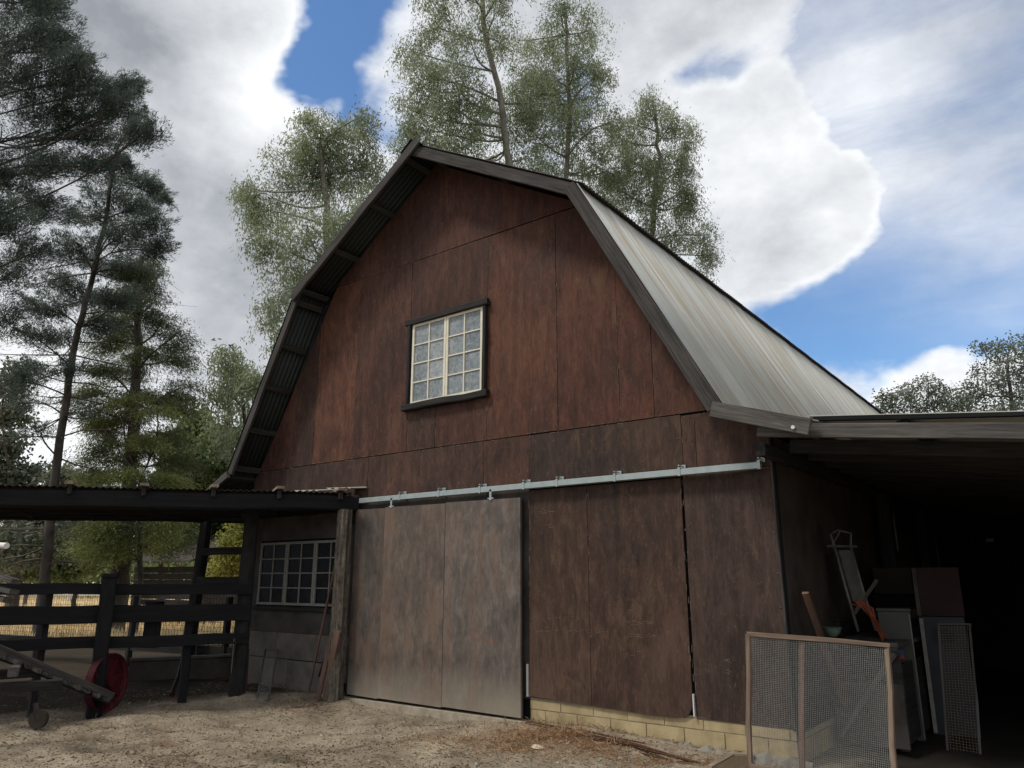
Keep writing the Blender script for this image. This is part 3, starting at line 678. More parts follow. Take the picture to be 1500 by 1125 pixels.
tag(beam('conduit', (3.24, 3.83, 1.9), (3.24, 3.83, 2.4), .03, .03, M['alu'], lt, rnd=True), 'short grey conduit')
bb = at(1456, 793, 14.); a = Acc(); a.box((bb[0]-.07, 8.96, bb[2]-.03), (bb[0]+.05, 8.99, bb[2]+.03)); a.obj('light_gap', M['wire'], lt)  # pale plate standing in for a gap of light in the rear wall

# ------------------------------------------------------------------ left lean-to roof
PA = np.array([-2.95, -.17, 0.]); PE = np.array([-5.95, -5.5, 0.])
ll = thing('lean_to', 'low dark lean-to roof on posts at the left front of the barn', 'lean-to', (-5.2, -1.6, 0))
# log post beside the door
def logpost(p, h, r0, r1, mat, name='post', parent=None, lean=(0, 0), n=12, rough=.012):
    rr = np.random.default_rng(int(abs(p[0]*1000)) % 9999); vs = []; m_ = 14
    lump = rr.normal(0, rough, n)
    for i in range(m_+1):
        t = i/m_; rad = r0+(r1-r0)*t
        for j in range(n):
            th = 2*math.pi*j/n; q = rad+lump[j]+rr.normal(0, rough*.3)
            vs.append((p[0]+lean[0]*t+q*math.cos(th), p[1]+lean[1]*t+q*math.sin(th), p[2]+h*t))
    fs = [(i*n+j, i*n+(j+1) % n, (i+1)*n+(j+1) % n, (i+1)*n+j) for i in range(m_) for j in range(n)]+[tuple(m_*n+j for j in range(n))]
    o = meshobj(name, vs, fs, mat, parent, p); return o
k_ = MT('splitpost_bark', .9, .15); g = k_.noise(3, 9, .7, (9, 9, .8), .8); f2 = k_.noise(16, 6, .7)
k_.color(k_.ramp(k_.math('ADD', k_.math('MULTIPLY', g, .7), k_.math('MULTIPLY', f2, .35)), [(.38, (.02, .018, .015)), (.72, (.24, .205, .165)), (.52, (.10, .084, .068))])); k_.bump(g, 1., .02); M['log'] = k_.m
M['log_dark'] = plain('dark_log', (.013, .012, .012), .9, 0, .5, 8)
tag(logpost((-2.93, -.235, -.05), 2.53, .108, .10, M['log'], parent=ll), 'rough grey log post beside the sliding door')
PB = np.array([-4.02, -.98, -.02]); logpost(PB, 2.6, .10, .09, M['log_dark'], parent=ll)
PD = at(285, 855, 13.); PD[2] = -.02; logpost(PD, 2.55, .12, .11, M['log_dark'], parent=ll, lean=(.09, .06))
# front beam + fascia planks
d_ = (PE-PA)/np.linalg.norm(PE-PA); nrm = np.array([d_[1], -d_[0], 0.])
if nrm @ (CAM-PA) < 0: nrm = -nrm
zf = lambda s: 2.62-.022*s
LT_ = np.linalg.norm(PE-PA)
P = lambda s, n_, z: PA+d_*s+nrm*n_+np.array([0, 0, z])
beam('front_beam', P(-.12, .02, zf(0)-.045), P(LT_, .02, zf(LT_)-.045), .14, .20, M['black_wood'], ll, jit=.006)
# deck: boards laid across rafters, back to the rear beam
RB = PD[:2]; back = -nrm
depth_w = 3.4
s = .15; i = 0
while s < LT_:
    e0 = P(s, .16, zf(s)+.05); 
    # rafters stop at the barn corner line
    L_ = depth_w
    q = P(s, -L_, zf(s)-.03)
    if q[1] > -.06: # would hit barn front: shorten
        tt = (e0[1]+.06)/(e0[1]-q[1]) if e0[1] < -.06 else 0; q = e0+(q-e0)*max(0, tt) if q[0] > BX0-.1 else q
    if np.linalg.norm((q-e0)[:2]) > .25: beam('rafter', e0, q, .05, .11, M['dark_wood'], ll, jit=.003)
    ee = P(s, .24, zf(s)+.128); fe = P(s, -.25, zf(s)+.130); tag(beam('batten', ee, fe, .10, .035, M['pale_wood'], ll, jit=.002), 'pale batten end poking over the roof edge')
    s += .82; i += 1
# roof sheets of this lean-to (each runs back from the front edge)
def quadsheet(s0, s1, mat, z=0.):
    m_ = 44; vs = []
    for i in range(m_+1):
        s_ = s0+(s1-s0)*i/m_; h = .010*math.sin(2*math.pi*(s_)/.0762)+zf(s_)+.094+z
        a0 = P(s_, .10+random.uniform(-.004, .004), h); a1 = P(s_, -depth_w-.15, h+.015)
        if a1[1] > -.03 and a1[0] > BX0-.2:
            t = (-.03-a0[1])/(a1[1]-a0[1]); a1 = a0+(a1-a0)*max(.02, min(1, t))
        vs += [a0, a1, a0-[0, 0, .004], a1-[0, 0, .004]]
    fs = []
    for i in range(m_): b_ = 4*i; fs += [(b_, b_+1, b_+5, b_+4), (b_+2, b_+6, b_+7, b_+3), (b_, b_+4, b_+6, b_+2), (b_+1, b_+3, b_+7, b_+5)]
    return meshobj('roof_sheet', vs, fs, mat, ll, tuple(P(s0, 0, 2.7)))
s = .0; i = 0
while s < LT_: quadsheet(s, min(s+.68, LT_+.1), M['roof_dark'], .004*(i % 2)); s += .64; i += 1
# underside cross purlins parallel to the front
for n_ in (-.7, -1.5, -2.3, -3.1):
    s0 = 0.
    while s0 < LT_ and P(s0, n_, 0)[1] > -.12: s0 += .05
    beam('purlin', P(s0, n_, zf(s0)-.04), P(LT_, n_, zf(LT_)-.04), .06, .12, M['dark_wood'], ll, jit=.004)
rb0 = np.array([PD[0]+.5, PD[1]+.75, 2.60]); rb1 = rb0+d_*6.5
beam('rear_beam', rb0, rb1+[0, 0, -.08], .14, .16, M['black_wood'], ll, jit=.006)
beam('ledger', (-5.55, -.06, 2.53), (-3.3, -.06, 2.53), .08, .12, M['black_wood'], ll)
# loose pale sheet ends over the log post
v0 = P(.1, .25, 2.80)
for k3, (aa, bb_) in enumerate(((0., .28), (.34, .62))):
    vs = []
    for i in range(17):
        t = aa+(bb_-aa)*i/16; h = 2.765+.012*math.sin(i*1.57)+.02*k3; p0 = np.array([-3.75+t*1.4, -.55+t*.55, h]); vs += [p0, p0+[.25, .38, .03]]
    tag(meshobj('roof_sheet', vs, [(2*i, 2*i+1, 2*i+3, 2*i+2) for i in range(16)], M['roof'], ll, tuple(v0)), 'loose pale sheet end over the corner')
tag(beam('pale_block', (-3.02, -.12, 2.63), (-2.86, -.10, 2.66), .07, .06, M['grey_wood'], ll), 'pale block end beside the door track')

# ------------------------------------------------------------------ corral fence under the front beam
fl = thing('corral_fence', 'dark plank corral fence running left from the post by the lower window', 'fence', (-4.6, -2.6, 0))
F0 = PB+[0, 0, 0]; F1 = np.array([-5.25, -4.20, 0.]); fd = (F1-F0)/np.linalg.norm(F1-F0); fn = np.array([fd[1], -fd[0], 0.]); fn = fn if fn @ (CAM-F0) > 0 else -fn
FP = lambda s, n_, z: F0+fd*s+fn*n_+np.array([0, 0, z-F0[2]])
sC = 0
def s_at(px):
    best = min(np.arange(-1, 5, .01), key=lambda s: abs(((FP(s, 0, .9)-CAM) @ RT)/((FP(s, 0, .9)-CAM) @ FW)*1100+750-px)); return float(best)
LF = np.linalg.norm(F1-F0)
sC = s_at(150)
for z0, z1, th in ((1.345, 1.475, .05), (1.005, 1.215, .05), (.715, .85, .05)):
    beam('rail', FP(-.05, .10, (z0+z1)/2), FP(sC, .10, (z0+z1)/2+.004), th, z1-z0, M['black_wood'], fl, jit=.004)
    beam('rail', FP(sC+.01, .10, (z0+z1)/2+.01), FP(LF, .10, (z0+z1)/2), th, z1-z0, M['black_wood'], fl, jit=.004)
beam('post', FP(sC, .17, -.05), FP(sC, .17, 1.56), .20, .16, M['black_wood'], fl, up=tuple(fd), jit=.006)
beam('post_cap', FP(sC, .17, 1.56), FP(sC, .17, 1.60), .23, .19, M['black_wood'], fl, up=tuple(fd), jit=.003)
beam('post', FP(s_at(277), -.02, -.05), FP(s_at(277), -.02, 1.22), .13, .10, M['black_wood'], fl, up=tuple(fd))
beam('stay_board', FP(s_at(222), .02, .70), FP(s_at(222), .02, 1.22), .20, .03, M['black_wood'], fl, up=tuple(fn))
beam('post', FP(s_at(63), -.05, -.05), FP(s_at(63), -.05, 1.45), .08, .08, M['dark_wood'], fl)
# farther fence closing the back of the pen
fb = thing('pen_fence', 'high dark rail fence behind the corral, reaching the rear log post', 'fence', tuple(at(200, 930, 15.)*[1, 1, 0]))
q0 = at(372, 848, 12.0); q1 = at(40, 848, 15.5); q0[2] = q1[2] = 0
for zz, h in ((1.995, .12), (1.52, .12)):
    qq = q0+(q1-q0)*.2; beam('rail', q0+[0, 0, zz], qq+[0, 0, zz], .05, h, M['dark_wood'], fb)
qa = at(395, 848, 12.5); qb = at(-120, 848, 17.5); qa[2] = qb[2] = 0
for zz, h in ((.66, .16),): beam('rail', qa+[0, 0, zz-.3], qb+[0, 0, zz-.3], .05, h, M['dark_wood'], fb)
beam('post', qb+(qa-qb)*.2, qb+(qa-qb)*.2+[0, 0, .98], .22, .2, M['grey_wood'], fb)
for t in (.45, .70, .92): beam('post', qb+(qa-qb)*t, qb+(qa-qb)*t+[0, 0, 1.25], .10, .10, M['dark_wood'], fb)
# low wire netting on it
a = Acc(); wd = (qb-qa); wl_ = np.linalg.norm(wd); wd = wd/wl_
for i in range(int(wl_/.075)):
    p0 = qa+wd*i*.075; a.bar(p0+[0, 0, .35], p0+[0, 0, 1.4], .004, .004)
for i in range(14): a.bar(qa+[0, 0, .36+.078*i], qb+[0, 0, .36+.078*i], .004, .004)
a.obj('wire_netting', M['dark_iron'], fb, kind='stuff')
# low block kerb / trough seen below the rail
ko = thing('feed_trough', 'low grey concrete trough below the corral rails', 'trough', tuple(gnd(270, 1000)*[1, 1, 0]))
c0, c1 = at(190, 970, 11.6), at(345, 955, 12.2); c0[2] = c1[2] = 0
beam('trough_wall', c0+[0, 0, .16], c1+[0, 0, .16], .10, .32, M['dark_ply'], ko); beam('rim', c0+[0, 0, .345], c1+[0, 0, .345], .16, .04, M['grey_wood'], ko)

# ------------------------------------------------------------------ yard things, left
# boards leaning on the log post
def lean(name, label, p0, p1, w, h, mat, cat='board', group=None):
    p0 = np.array(p0, float); o = beam(name, p0, p1, w, h, mat, None, up=(0, 1, 0), jit=.002); tag(o, label, cat, group); return o
lean('leaning_board', 'wide reddish brown board leaning on the log post, nearest the post', gnd(476, 1026), fac(495, 924, -.37), .10, .022, M['brown_wood'], group='boards leaning by the log post')
lean('leaning_board', 'brown board leaning just left of the widest one by the log post', gnd(465, 1025), fac(487, 927, -.31), .085, .022, M['brown_wood'], group='boards leaning by the log post')
lean('leaning_pole', 'long thin brown pole leaning across the lower window', gnd(451, 1018), fac(491, 828, -.12), .035, .02, M['brown_wood'], 'pole')
lean('leaning_stick', 'short dark crooked stick leaning between the long pole and the boards', gnd(460, 1014), fac(484, 942, -.16), .04, .02, M['dark_wood'], 'stick')
# sash frames leaning below the lower window
def sash(label, pa, pb, pc, pd, name='glass_frame'):
    t = thing(name, label, 'window frame', tuple((pa+pb)/2), 'old frames leaning below the lower window')
    for p0, p1 in ((pa, pb), (pb, pc), (pc, pd), (pd, pa)): beam('frame_rail', p0, p1, .022, .022, M['grey_wood'] if name == 'glass_frame' else M['rust'], t, jit=.002)
    k2 = .01; meshobj('pane', [pa, pb, pc, pd], [(0, 1, 2, 3)], M['clearglass'], t, tuple(pa))
    return t
kk = MT('dusty_clear_glass', .15, .5); kk.b.inputs['Transmission Weight'].default_value = .0; kk.b.inputs['Alpha'].default_value = .16; kk.color((.25, .26, .26)); M['clearglass'] = kk.m
sash('grey wooden sash leaning against the wall under the dark window', gnd(376, 1028), gnd(393, 1027), fac(407, 952, -.10), fac(389, 952, -.10))
sash('rust-red metal frame leaning against the dark corral post', at(356, 1031, 10.0), at(361, 1012, 10.2), at(364, 951, 10.5), at(360, 950, 10.45), 'metal_frame')
# curved implement shanks
def shank(label, pts, d):
    t = thing('cultivator_shank', label, 'farm implement', tuple(at(*pts[-1], d)), 'curved iron shanks in the shade')
    P3 = [at(x, y, d) for x, y in pts]; a = Acc()
    for i in range(len(P3)-1): a.bar(P3[i], P3[i+1], .022, .05, up=tuple(FW))
    a.obj('shank', M['dark_iron'], t); a = Acc(); a.bar(P3[-2]*.6+P3[-1]*.4, P3[-1]+(P3[-1]-P3[-2])*.02, .05, .06, up=tuple(FW)); a.obj('point', M['red_paint'], t)
    a = Acc(); e_ = [p-RT*.022-FW*.015 for p in P3]; a.tube(e_, .006, 5); a.obj('bright_edge', M['wire'], t)
shank('curved iron shank with red tip, left one below the corral rails', [(274, 930), (272, 950), (266, 975), (262, 990), (255, 1008), (251, 1022)], 10.0)
shank('curved iron shank with red tip beside the dark corral post', [(346, 935), (344, 960), (342, 985), (345, 1002), (352, 1014), (357, 1028)], 9.95)
# red spoked iron wheel
def iron_wheel(c, ax, r, label):
    ax = V(ax).normalized(); t = thing('iron_wheel', label, 'wheel', tuple(c)); u = Vector((0, 0, 1)); u = (u-ax*u.dot(ax)).normalized(); v = ax.cross(u)
    n = 40; vs = []; prof = [(1., -.045), (1., .045), (.955, .045), (.94, .02), (.90, .012), (.90, -.012), (.94, -.02), (.955, -.045)]; K = len(prof)
    for i in range(n):
        th = 2*math.pi*i/n; e_ = u*math.cos(th)+v*math.sin(th)
        vs += [V(c)+e_*r*a0+ax*b0 for a0, b0 in prof]
    fs = [(i*K+j, i*K+(j+1) % K, ((i+1) % n)*K+(j+1) % K, ((i+1) % n)*K+j) for i in range(n) for j in range(K)]
    meshobj('rim', vs, fs, M['red_paint'], t, tuple(c), smooth=False)
    a = Acc(); a.tube([V(c)-ax*.07, V(c)+ax*.07], .055, 14); a.obj('hub', M['red_paint'], t, tuple(c))
    # dished disc with cut-outs approximated by broad flat spokes
    for i in range(8):
        th = 2*math.pi*i/8+.2; e_ = u*math.cos(th)+v*math.sin(th); a = Acc(); a.bar(V(c)+e_*.05, V(c)+e_*r*.93-ax*.01, .075, .012, up=tuple(ax)); a.obj('spoke', M['red_paint'], t, tuple(c))
    n2 = 28; vs = [V(c)-ax*.012]+[V(c)-ax*.02+(u*math.cos(2*math.pi*i/n2)+v*math.sin(2*math.pi*i/n2))*r*.91 for i in range(n2)]
    meshobj('dish', vs, [(0, 1+i, 1+(i+1) % n2) for i in range(n2)], M['red_paint'], t, tuple(c))
    return t
wc = at(158, 990, 9.1); wc[2] = .335
wtilt = RT*.98-FW*.17+UP*.0; iron_wheel(wc, (wtilt[0], wtilt[1], .03), .335, 'faded red iron wheel standing behind the cleated ramp')
# cleated conveyor ramp
rp = thing('cleated_ramp', 'dark cleated conveyor ramp sloping down to the red wheel', 'ramp', tuple(gnd(60, 1030)))
ra0, ra1 = at(-60, 925, 7.9), at(166, 1020, 8.7)
off3 = np.array([0, 0, -.0]); sidev = np.cross((ra1-ra0)/np.linalg.norm(ra1-ra0), [0, 0, 1.]); sidev /= np.linalg.norm(sidev); sidev = sidev if sidev @ FW > 0 else -sidev
for o_ in (0., .34): beam('side_rail', ra0+sidev*o_, ra1+sidev*o_, .035, .075, M['rake_wood'], rp)
for i in range(15):
    p_ = ra0+(ra1-ra0)*(i+.5)/15; beam('cleat', p_-sidev*.02+[0, 0, -.05], p_+sidev*.36+[0, 0, -.05], .035, .055, M['grey_wood'] if i % 2 else M['rake_wood'], rp, seg=2)
beam('bed', ra0+sidev*.17+[0, 0, -.10], ra1+sidev*.17+[0, 0, -.09], .30, .02, M['black_wood'], rp)
# low dolly under the ramp
dl = thing('dolly', 'low timber dolly on a caster under the cleated ramp', 'dolly', tuple(gnd(40, 1035)))
beam('frame_beam', at(-60, 1012, 7.9), at(92, 1001, 8.3), .08, .11, M['dark_wood'], dl); beam('frame_beam', at(-60, 990, 8.3), at(55, 985, 8.7), .08, .11, M['dark_wood'], dl)
beam('cross_beam', at(20, 985, 7.95), at(28, 972, 8.5), .10, .10, M['grey_wood'], dl)
cw_ = at(60, 1030, 8.05); cw_[2] = .10; a = Acc(); a.tube([cw_-RT*.02-FW*.02, cw_+RT*.02+FW*.02], .10, 16); 
axx = np.array([.55, -.83, 0.]); a = Acc(); a.tube([cw_-axx*.025, cw_+axx*.025], .098, 20); a.obj('caster_wheel', M['tanbox'], dl, tuple(cw_))
beam('caster_fork', cw_-axx*-.035, cw_-axx*-.035+[-.06, 0, .16], .05, .012, M['rake_wood'], dl)
# timber offcuts stacked at the left edge
for i, (y, l2, lab) in enumerate(((846, 'topmost', 'grey plank end sticking in at the left edge, topmost of the pile'), (861, 'm', 'grey plank end at the left edge, middle of the pile'), (873, 'b', 'grey plank end at the left edge, lowest and shortest of the pile'))):
    x = (24, 22, 12)[i]; o = beam('stacked_plank', at(-90, y-24+i*4, 7.3), at(x, y+6, 7.1), .12, .045, M['grey_wood'], None, up=(.2, .2, 1)); tag(o, lab, 'plank', 'planks piled at the left edge')
st = thing('plank_rack', 'dark timber trestle carrying the planks at the left edge', 'trestle', tuple(at(-70, 1060, 7.3)*[1, 1, 0])); q = at(-75, 870, 7.25)
beam('leg', (q[0], q[1], 0), (q[0], q[1], q[2]-.03), .1, .1, M['dark_wood'], st); beam('crossbar', (q[0]-.25, q[1]+.25, q[2]-.02), (q[0]+.2, q[1]-.2, q[2]-.02), .08, .08, M['dark_wood'], st)
o = Acc().tube([at(-60, 796, 7.3), at(10, 799.5, 7.0)], .028, 12).obj('white_pipe', M['white_pipe'], None, tuple(at(-60, 796, 7.3))); tag(o, 'short white pipe end poking in above the planks at the left edge', 'pipe')
# dark covered heap / bucket on the far rail
bk = thing('feed_bucket', 'black bucket hanging on the far side of the corral rail', 'bucket', tuple(at(226, 884, 10.4)))
c = at(226, 893, 10.3); a = Acc(); a.tube([c, c+[0, 0, .02], c+[0, 0, .11]], [.10, .11, .13], 14); a.obj('pail', M['black_wood'], bk); a = Acc(); a.tube([c+RT*.13+[0, 0, .10], c+RT*.12+[0, 0, .17], c+[0, 0, .13]], .006, 5); a.obj('handle', M['wire'], bk)

# ------------------------------------------------------------------ things right: screens and clutter
def screen(label, a0, b0, c0, d0, cell, wmat, fmat, fw_=.038, mid=(.38,)):
    """a0 bottom-left, b0 bottom-right, c0 top-right, d0 top-left"""
    a0, b0, c0, d0 = map(np.array, (a0, b0, c0, d0)); t = thing('wire_screen', label, 'screen', tuple((a0+b0)/2)); nn = np.cross(b0-a0, d0-a0); nn /= np.linalg.norm(nn); nn = nn if nn @ (CAM-a0) > 0 else -nn; up_ = tuple(nn)
    beam('frame_side', a0, d0, fw_, .03, fmat, t, up=up_); beam('frame_side', b0, c0, fw_, .03, fmat, t, up=up_)
    e = (b0-a0)/np.linalg.norm(b0-a0)*fw_*.5
    beam('frame_rail', d0-e, c0+e, fw_, .034, fmat, t, up=up_); beam('frame_rail', a0+e+(d0-a0)*.02, b0-e+(c0-b0)*.02, fw_, .03, fmat, t, up=up_)
    for m_ in mid: beam('frame_bar', a0+(b0-a0)*m_-nn*.03, d0+(c0-d0)*m_-nn*.03, .05, .02, M['brown_wood'], t, up=up_)
    W_ = np.linalg.norm(b0-a0); H_ = np.linalg.norm(d0-a0); ac = Acc(); nu, nv = int(W_/cell), int(H_/cell)
    r_ = .0009
    for i in range(1, nu):
        u_ = i/nu; wob = math.sin(i*.9)*.0015; segs = 6
        for s_ in range(segs):
            v0, v1 = s_/segs, (s_+1)/segs; f_ = lambda u, v: (a0*(1-u)+b0*u)*(1-v)+(d0*(1-u)+c0*u)*v+nn*.012*math.sin(u*7)*math.sin(v*6)
            ac.bar(f_(u_, v0), f_(u_, v1), r_*2, r_*2, up=up_)
    for j in range(1, nv):
        v_ = j/nv
        for s_ in range(6):
            u0, u1 = s_/6, (s_+1)/6; ac.bar(f_(u0, v_), f_(u1, v_), r_*2, r_*2, up=up_)
    ac.obj('wire_mesh', wmat, t, kind='stuff'); return t
sa = gnd(1097, 1122); sb = gnd(1312, 1165); sa[2] = -.02; sb[2] = -.06
sD = at(1097, 929, 6.78); sCc = at(1300, 945, 6.32)
screen('wooden framed wire mesh screen standing in front of the barn corner', sa, sb, sCc, sD, .0148, M['wire'], M['tan_wood'])
g0, g1, g2, g3 = at(1392, 1150, 6.9), at(1440, 1160, 6.75), at(1421, 915, 7.5), at(1375, 915, 7.6)
screen('narrow wire screen leaning on the grey cabinet in the dark lean-to', g0, g1, g2, g3, .024, M['wire_dim'] if 'wire_dim' in M else M['wire_tan'], M['grey_wood'], .02, ())
# small wire tray lying by the screen
tr0, tr1, tr2, tr3 = gnd(1040, 1124), gnd(1085, 1132), gnd(1105, 1108), gnd(1073, 1106)
ty = thing('ground_grate', 'wooden edged wire grate lying flat by the foot of the screen', 'grate', tuple((tr0+tr2)/2))
for p0, p1 in ((tr0, tr3), (tr3, tr2)): beam('frame_rail', p0+[0, 0, .0], p1+[0, 0, .0], .05, .03, M['pale_wood'], ty)
a = Acc()
for i in range(1, 16):
    t = i/16; a.bar(tr0*(1-t)+tr1*t+[0, 0, .0], tr3*(1-t)+tr2*t+[0, 0, .0], .005, .005); a.bar(tr0*(1-t)+tr3*t, tr1*(1-t)+tr2*t, .005, .005)
a.obj('wire_mesh', M['wire_tan'], ty, kind='stuff')
# plank leaning on side wall
lean('leaning_plank', 'brown plank leaning on the barn side wall behind the wire screen', gnd(1255, 1085), at(1180, 868, 6.97), .06, .03, M['brown_wood'])
# workbench with clutter behind the screen
wb = thing('workbench', 'cluttered low workbench along the barn side wall behind the screen', 'bench', (3.45, 1.5, 0))
beam('top', (3.36, .95, .93), (3.36, 2.7, .93), .62, .04, M['grey_wood'], wb, ch=.02)
for x in (3.1, 3.62):
    for y in (1.0, 2.6): beam('leg', (x, y, 0), (x, y, .91), .07, .07, M['grey_wood'], wb)
beam('shelf', (3.36, 1.0, .45), (3.36, 2.6, .45), .55, .03, M['tan_wood'], wb, ch=.02)
beam('dark_backdrop', (3.05, .93, .30), (3.68, .93, .30), .02, .56, M['dark_ply'], wb, jit=.004); beam('cross_brace', (3.08, .91, .08), (3.64, .91, .86), .02, .05, M['grey_wood'], wb); beam('dark_backdrop', (3.05, .945, .74), (3.68, .95, .74), .02, .28, M['dark_wood'], wb, jit=.004)  # boards added as a dark backdrop behind the mesh
beam('side_board', (3.66, 1.05, .40), (3.66, 2.5, .40), .02, .70, M['dark_wood'], wb, jit=.004)
# hand truck
ht = thing('hand_truck', 'old grey hand truck leaning on the side wall above the bench', 'hand truck', (3.3, 1.9, .95))
h0, h1 = at(1258, 925, 7.6), at(1222, 800, 7.95); sv = np.array([.10, .16, 0.])
for s_ in (0, 1): beam('rail', h0+sv*s_*1.2, h1+sv*s_*1.2, .03, .03, M['alu'], ht, rnd=True)
beam('back_plate', h0+(h1-h0)*.35+sv*.6, h1-(h1-h0)*.05+sv*.6, .16, .015, M['alu'], ht, up=tuple(np.cross(sv, h1-h0)))
ha = [h1, h1+[-.02, -.02, .12], h1+sv*.5+[-.02, 0, .17], h1+sv*1.3+[0, 0, .14], h1+sv*1.2]
Acc().tube(ha, .012, 7).obj('handle', M['alu'], ht); Acc().tube([h1-sv*.5, h1+sv*1.6], .014, 7).obj('crossbar', M['alu'], ht)
Acc().tube([h1+[-.02, -.02, .0], h1+sv*.6+[0, 0, .17]], .009, 6).obj('brace', M['alu'], ht)
lean('leaning_stick', 'pale short stick rising right of the hand truck', at(1250, 900, 7.7), at(1285, 850, 7.9), .035, .02, M['grey_wood'], 'stick')
# orange cord: many loops hanging
oc = thing('orange_cord', 'coil of orange extension cord draped beside the hand truck', 'cord', tuple(at(1270, 905, 7.5)))
a = Acc(); rr = np.random.default_rng(3)
for i in range(11):
    j = rr.normal(0, 1, 8)
    t0 = at(1248+i*1.4+j[0], 879+j[1]+abs(i-5)*.6, 7.55); t1 = at(1275+j[2]*2+i*.6, 905+j[3], 7.5-.01*i); t2 = at(1292+i*.9+j[4], 937+j[5]*2, 7.45); tm = at(1262+i*1.8+j[6], 888+i*.3, 7.5)
    a.tube([t0, tm, t1, t2], .0042, 5)
a.obj('cord_loops', M['cord'], oc, tuple(at(1270, 905, 7.5))); Acc().tube([at(1297, 937, 7.43), at(1303, 946, 7.43)], .02, 8).obj('plug', M['dark_iron'], oc)
# bowl
bc = at(1220, 927, 7.3); a = Acc(); a.tube([bc+[0, 0, -.03], bc+[0, 0, .0], bc+[0, 0, .045], bc+[0, 0, .05], bc+[0, 0, .052]], [.04, .065, .085, .092, .088], 20)
o = a.obj('green_bowl', M['green'], None, tuple(bc), smooth=False); tag(o, 'green enamel bowl on the bench behind the wire screen', 'bowl')
def cart(name, label, cat, c, sx, sy, h, mat, z0=0., rotz=0., parts=None, group=None):
    t = thing(name, label, cat, (c[0], c[1], z0), group); t.rotation_euler = (0, 0, rotz)
    def pb(nm, p0, p1, mt, bev=.006):
        v, f = boxvf(p0, p1); me = bpy.data.meshes.new(nm); me.from_pydata(v, [], f); me.update(); o = bpy.data.objects.new(nm, me); COL.objects.link(o); me.materials.append(mt); o.parent = t
        mo = o.modifiers.new('bevel', 'BEVEL'); mo.width = bev; mo.segments = 2; return o
    pb('body', (-sx/2, -sy/2, 0), (sx/2, sy/2, h), mat)
    for nm, p0, p1, mt in (parts or []): pb(nm, p0, p1, mt, .002)
    return t
# standing clutter: white cabinet, dark stack
c = at(1322, 1000, 7.75)
cart('white_cabinet', 'tall dusty white metal cabinet right of the wire screen', 'cabinet', c, .30, .42, 1.22, M['white_metal'], 0, R(10), [('lid', (-.16, -.22, 1.222), (.16, .22, 1.25), M['white_metal']), ('sticker', (-.04, -.215, .80), (.05, -.2115, .85), M['blue_print']), ('sticker', (-.04, -.215, .755), (.05, -.2115, .798), M['red_print']), ('side_trim', (.135, -.222, .02), (.15, -.2115, 1.2), M['alu'])])
c = at(1392, 1000, 7.9)
cart('grey_cabinet', 'grey metal cabinet with louvre vents under the dark red box', 'cabinet', c, .42, .42, 1.16, M['grey_metal'], 0, R(8), [('louvre', (-.10, -.218, 1.02-.028*i), (.10, -.2105, 1.03-.028*i), M['dark_iron']) for i in range(5)]+[('edge_strip', (-.208, -.222, .02), (-.17, -.2105, 1.14), M['grey_paint'])])
cart('red_box', 'dark red box resting on top of the grey cabinet', 'box', c, .44, .42, .50, M['redbox'], 1.165, R(8), [('edge_strip', (-.218, -.224, .0), (-.18, -.2105, .49), M['dark_ply'])])
c = at(1313, 880, 9.2)
cart('cardboard_box', 'tan cardboard box on dark crate behind the white cabinet', 'box', c, .42, .30, .30, M['tanbox'], 1.37, R(5), [('flap', (-.2, -.15, .301), (.2, 0, .31), M['tanbox'])])
cart('storage_crate', 'dark wooden crate carrying the tan cardboard box', 'crate', c, .46, .4, 1.36, M['black_wood'], 0, R(5), [('slat', (-.22, -.206, .1+.2*i), (.22, -.2005, .2+.2*i), M['dark_ply']) for i in range(6)])
c = at(1215, 925, 8.2)
cart('toolbox', 'black toolbox on the bench left of the hand truck', 'toolbox', (c[0]+.05, c[1]), .22, .3, .14, M['dark_iron'], .955, R(0), [('handle', (-.02, -.08, .142), (.02, .08, .16), M['grey_metal'])])
c = at(1268, 1050, 7.4)
cart('paint_can_box', 'small tan box on the ground behind the wire screen', 'box', c, .22, .2, .2, M['tanbox'], 0, R(20), [('flap', (-.1, -.1, .201), (.1, .0, .206), M['tanbox'])])
for (px, py, d, mt, lab) in ((1278, 1035, 7.7, 'green', 'teal green can behind the right part of the wire screen'), (1176, 1045, 7.3, 'rust', 'rusty red can behind the middle bar of the wire screen')):
    c = at(px, py, d); c[2] = .0 if mt == 'rust' else .47; t = thing('paint_can', lab, 'can', tuple(c)); Acc().tube([c, c+[0, 0, .19]], .085, 18).obj('body', M[mt], t); Acc().tube([c+[0, 0, .19], c+[0, 0, .2]], .09, 18).obj('lid', M['alu'], t)

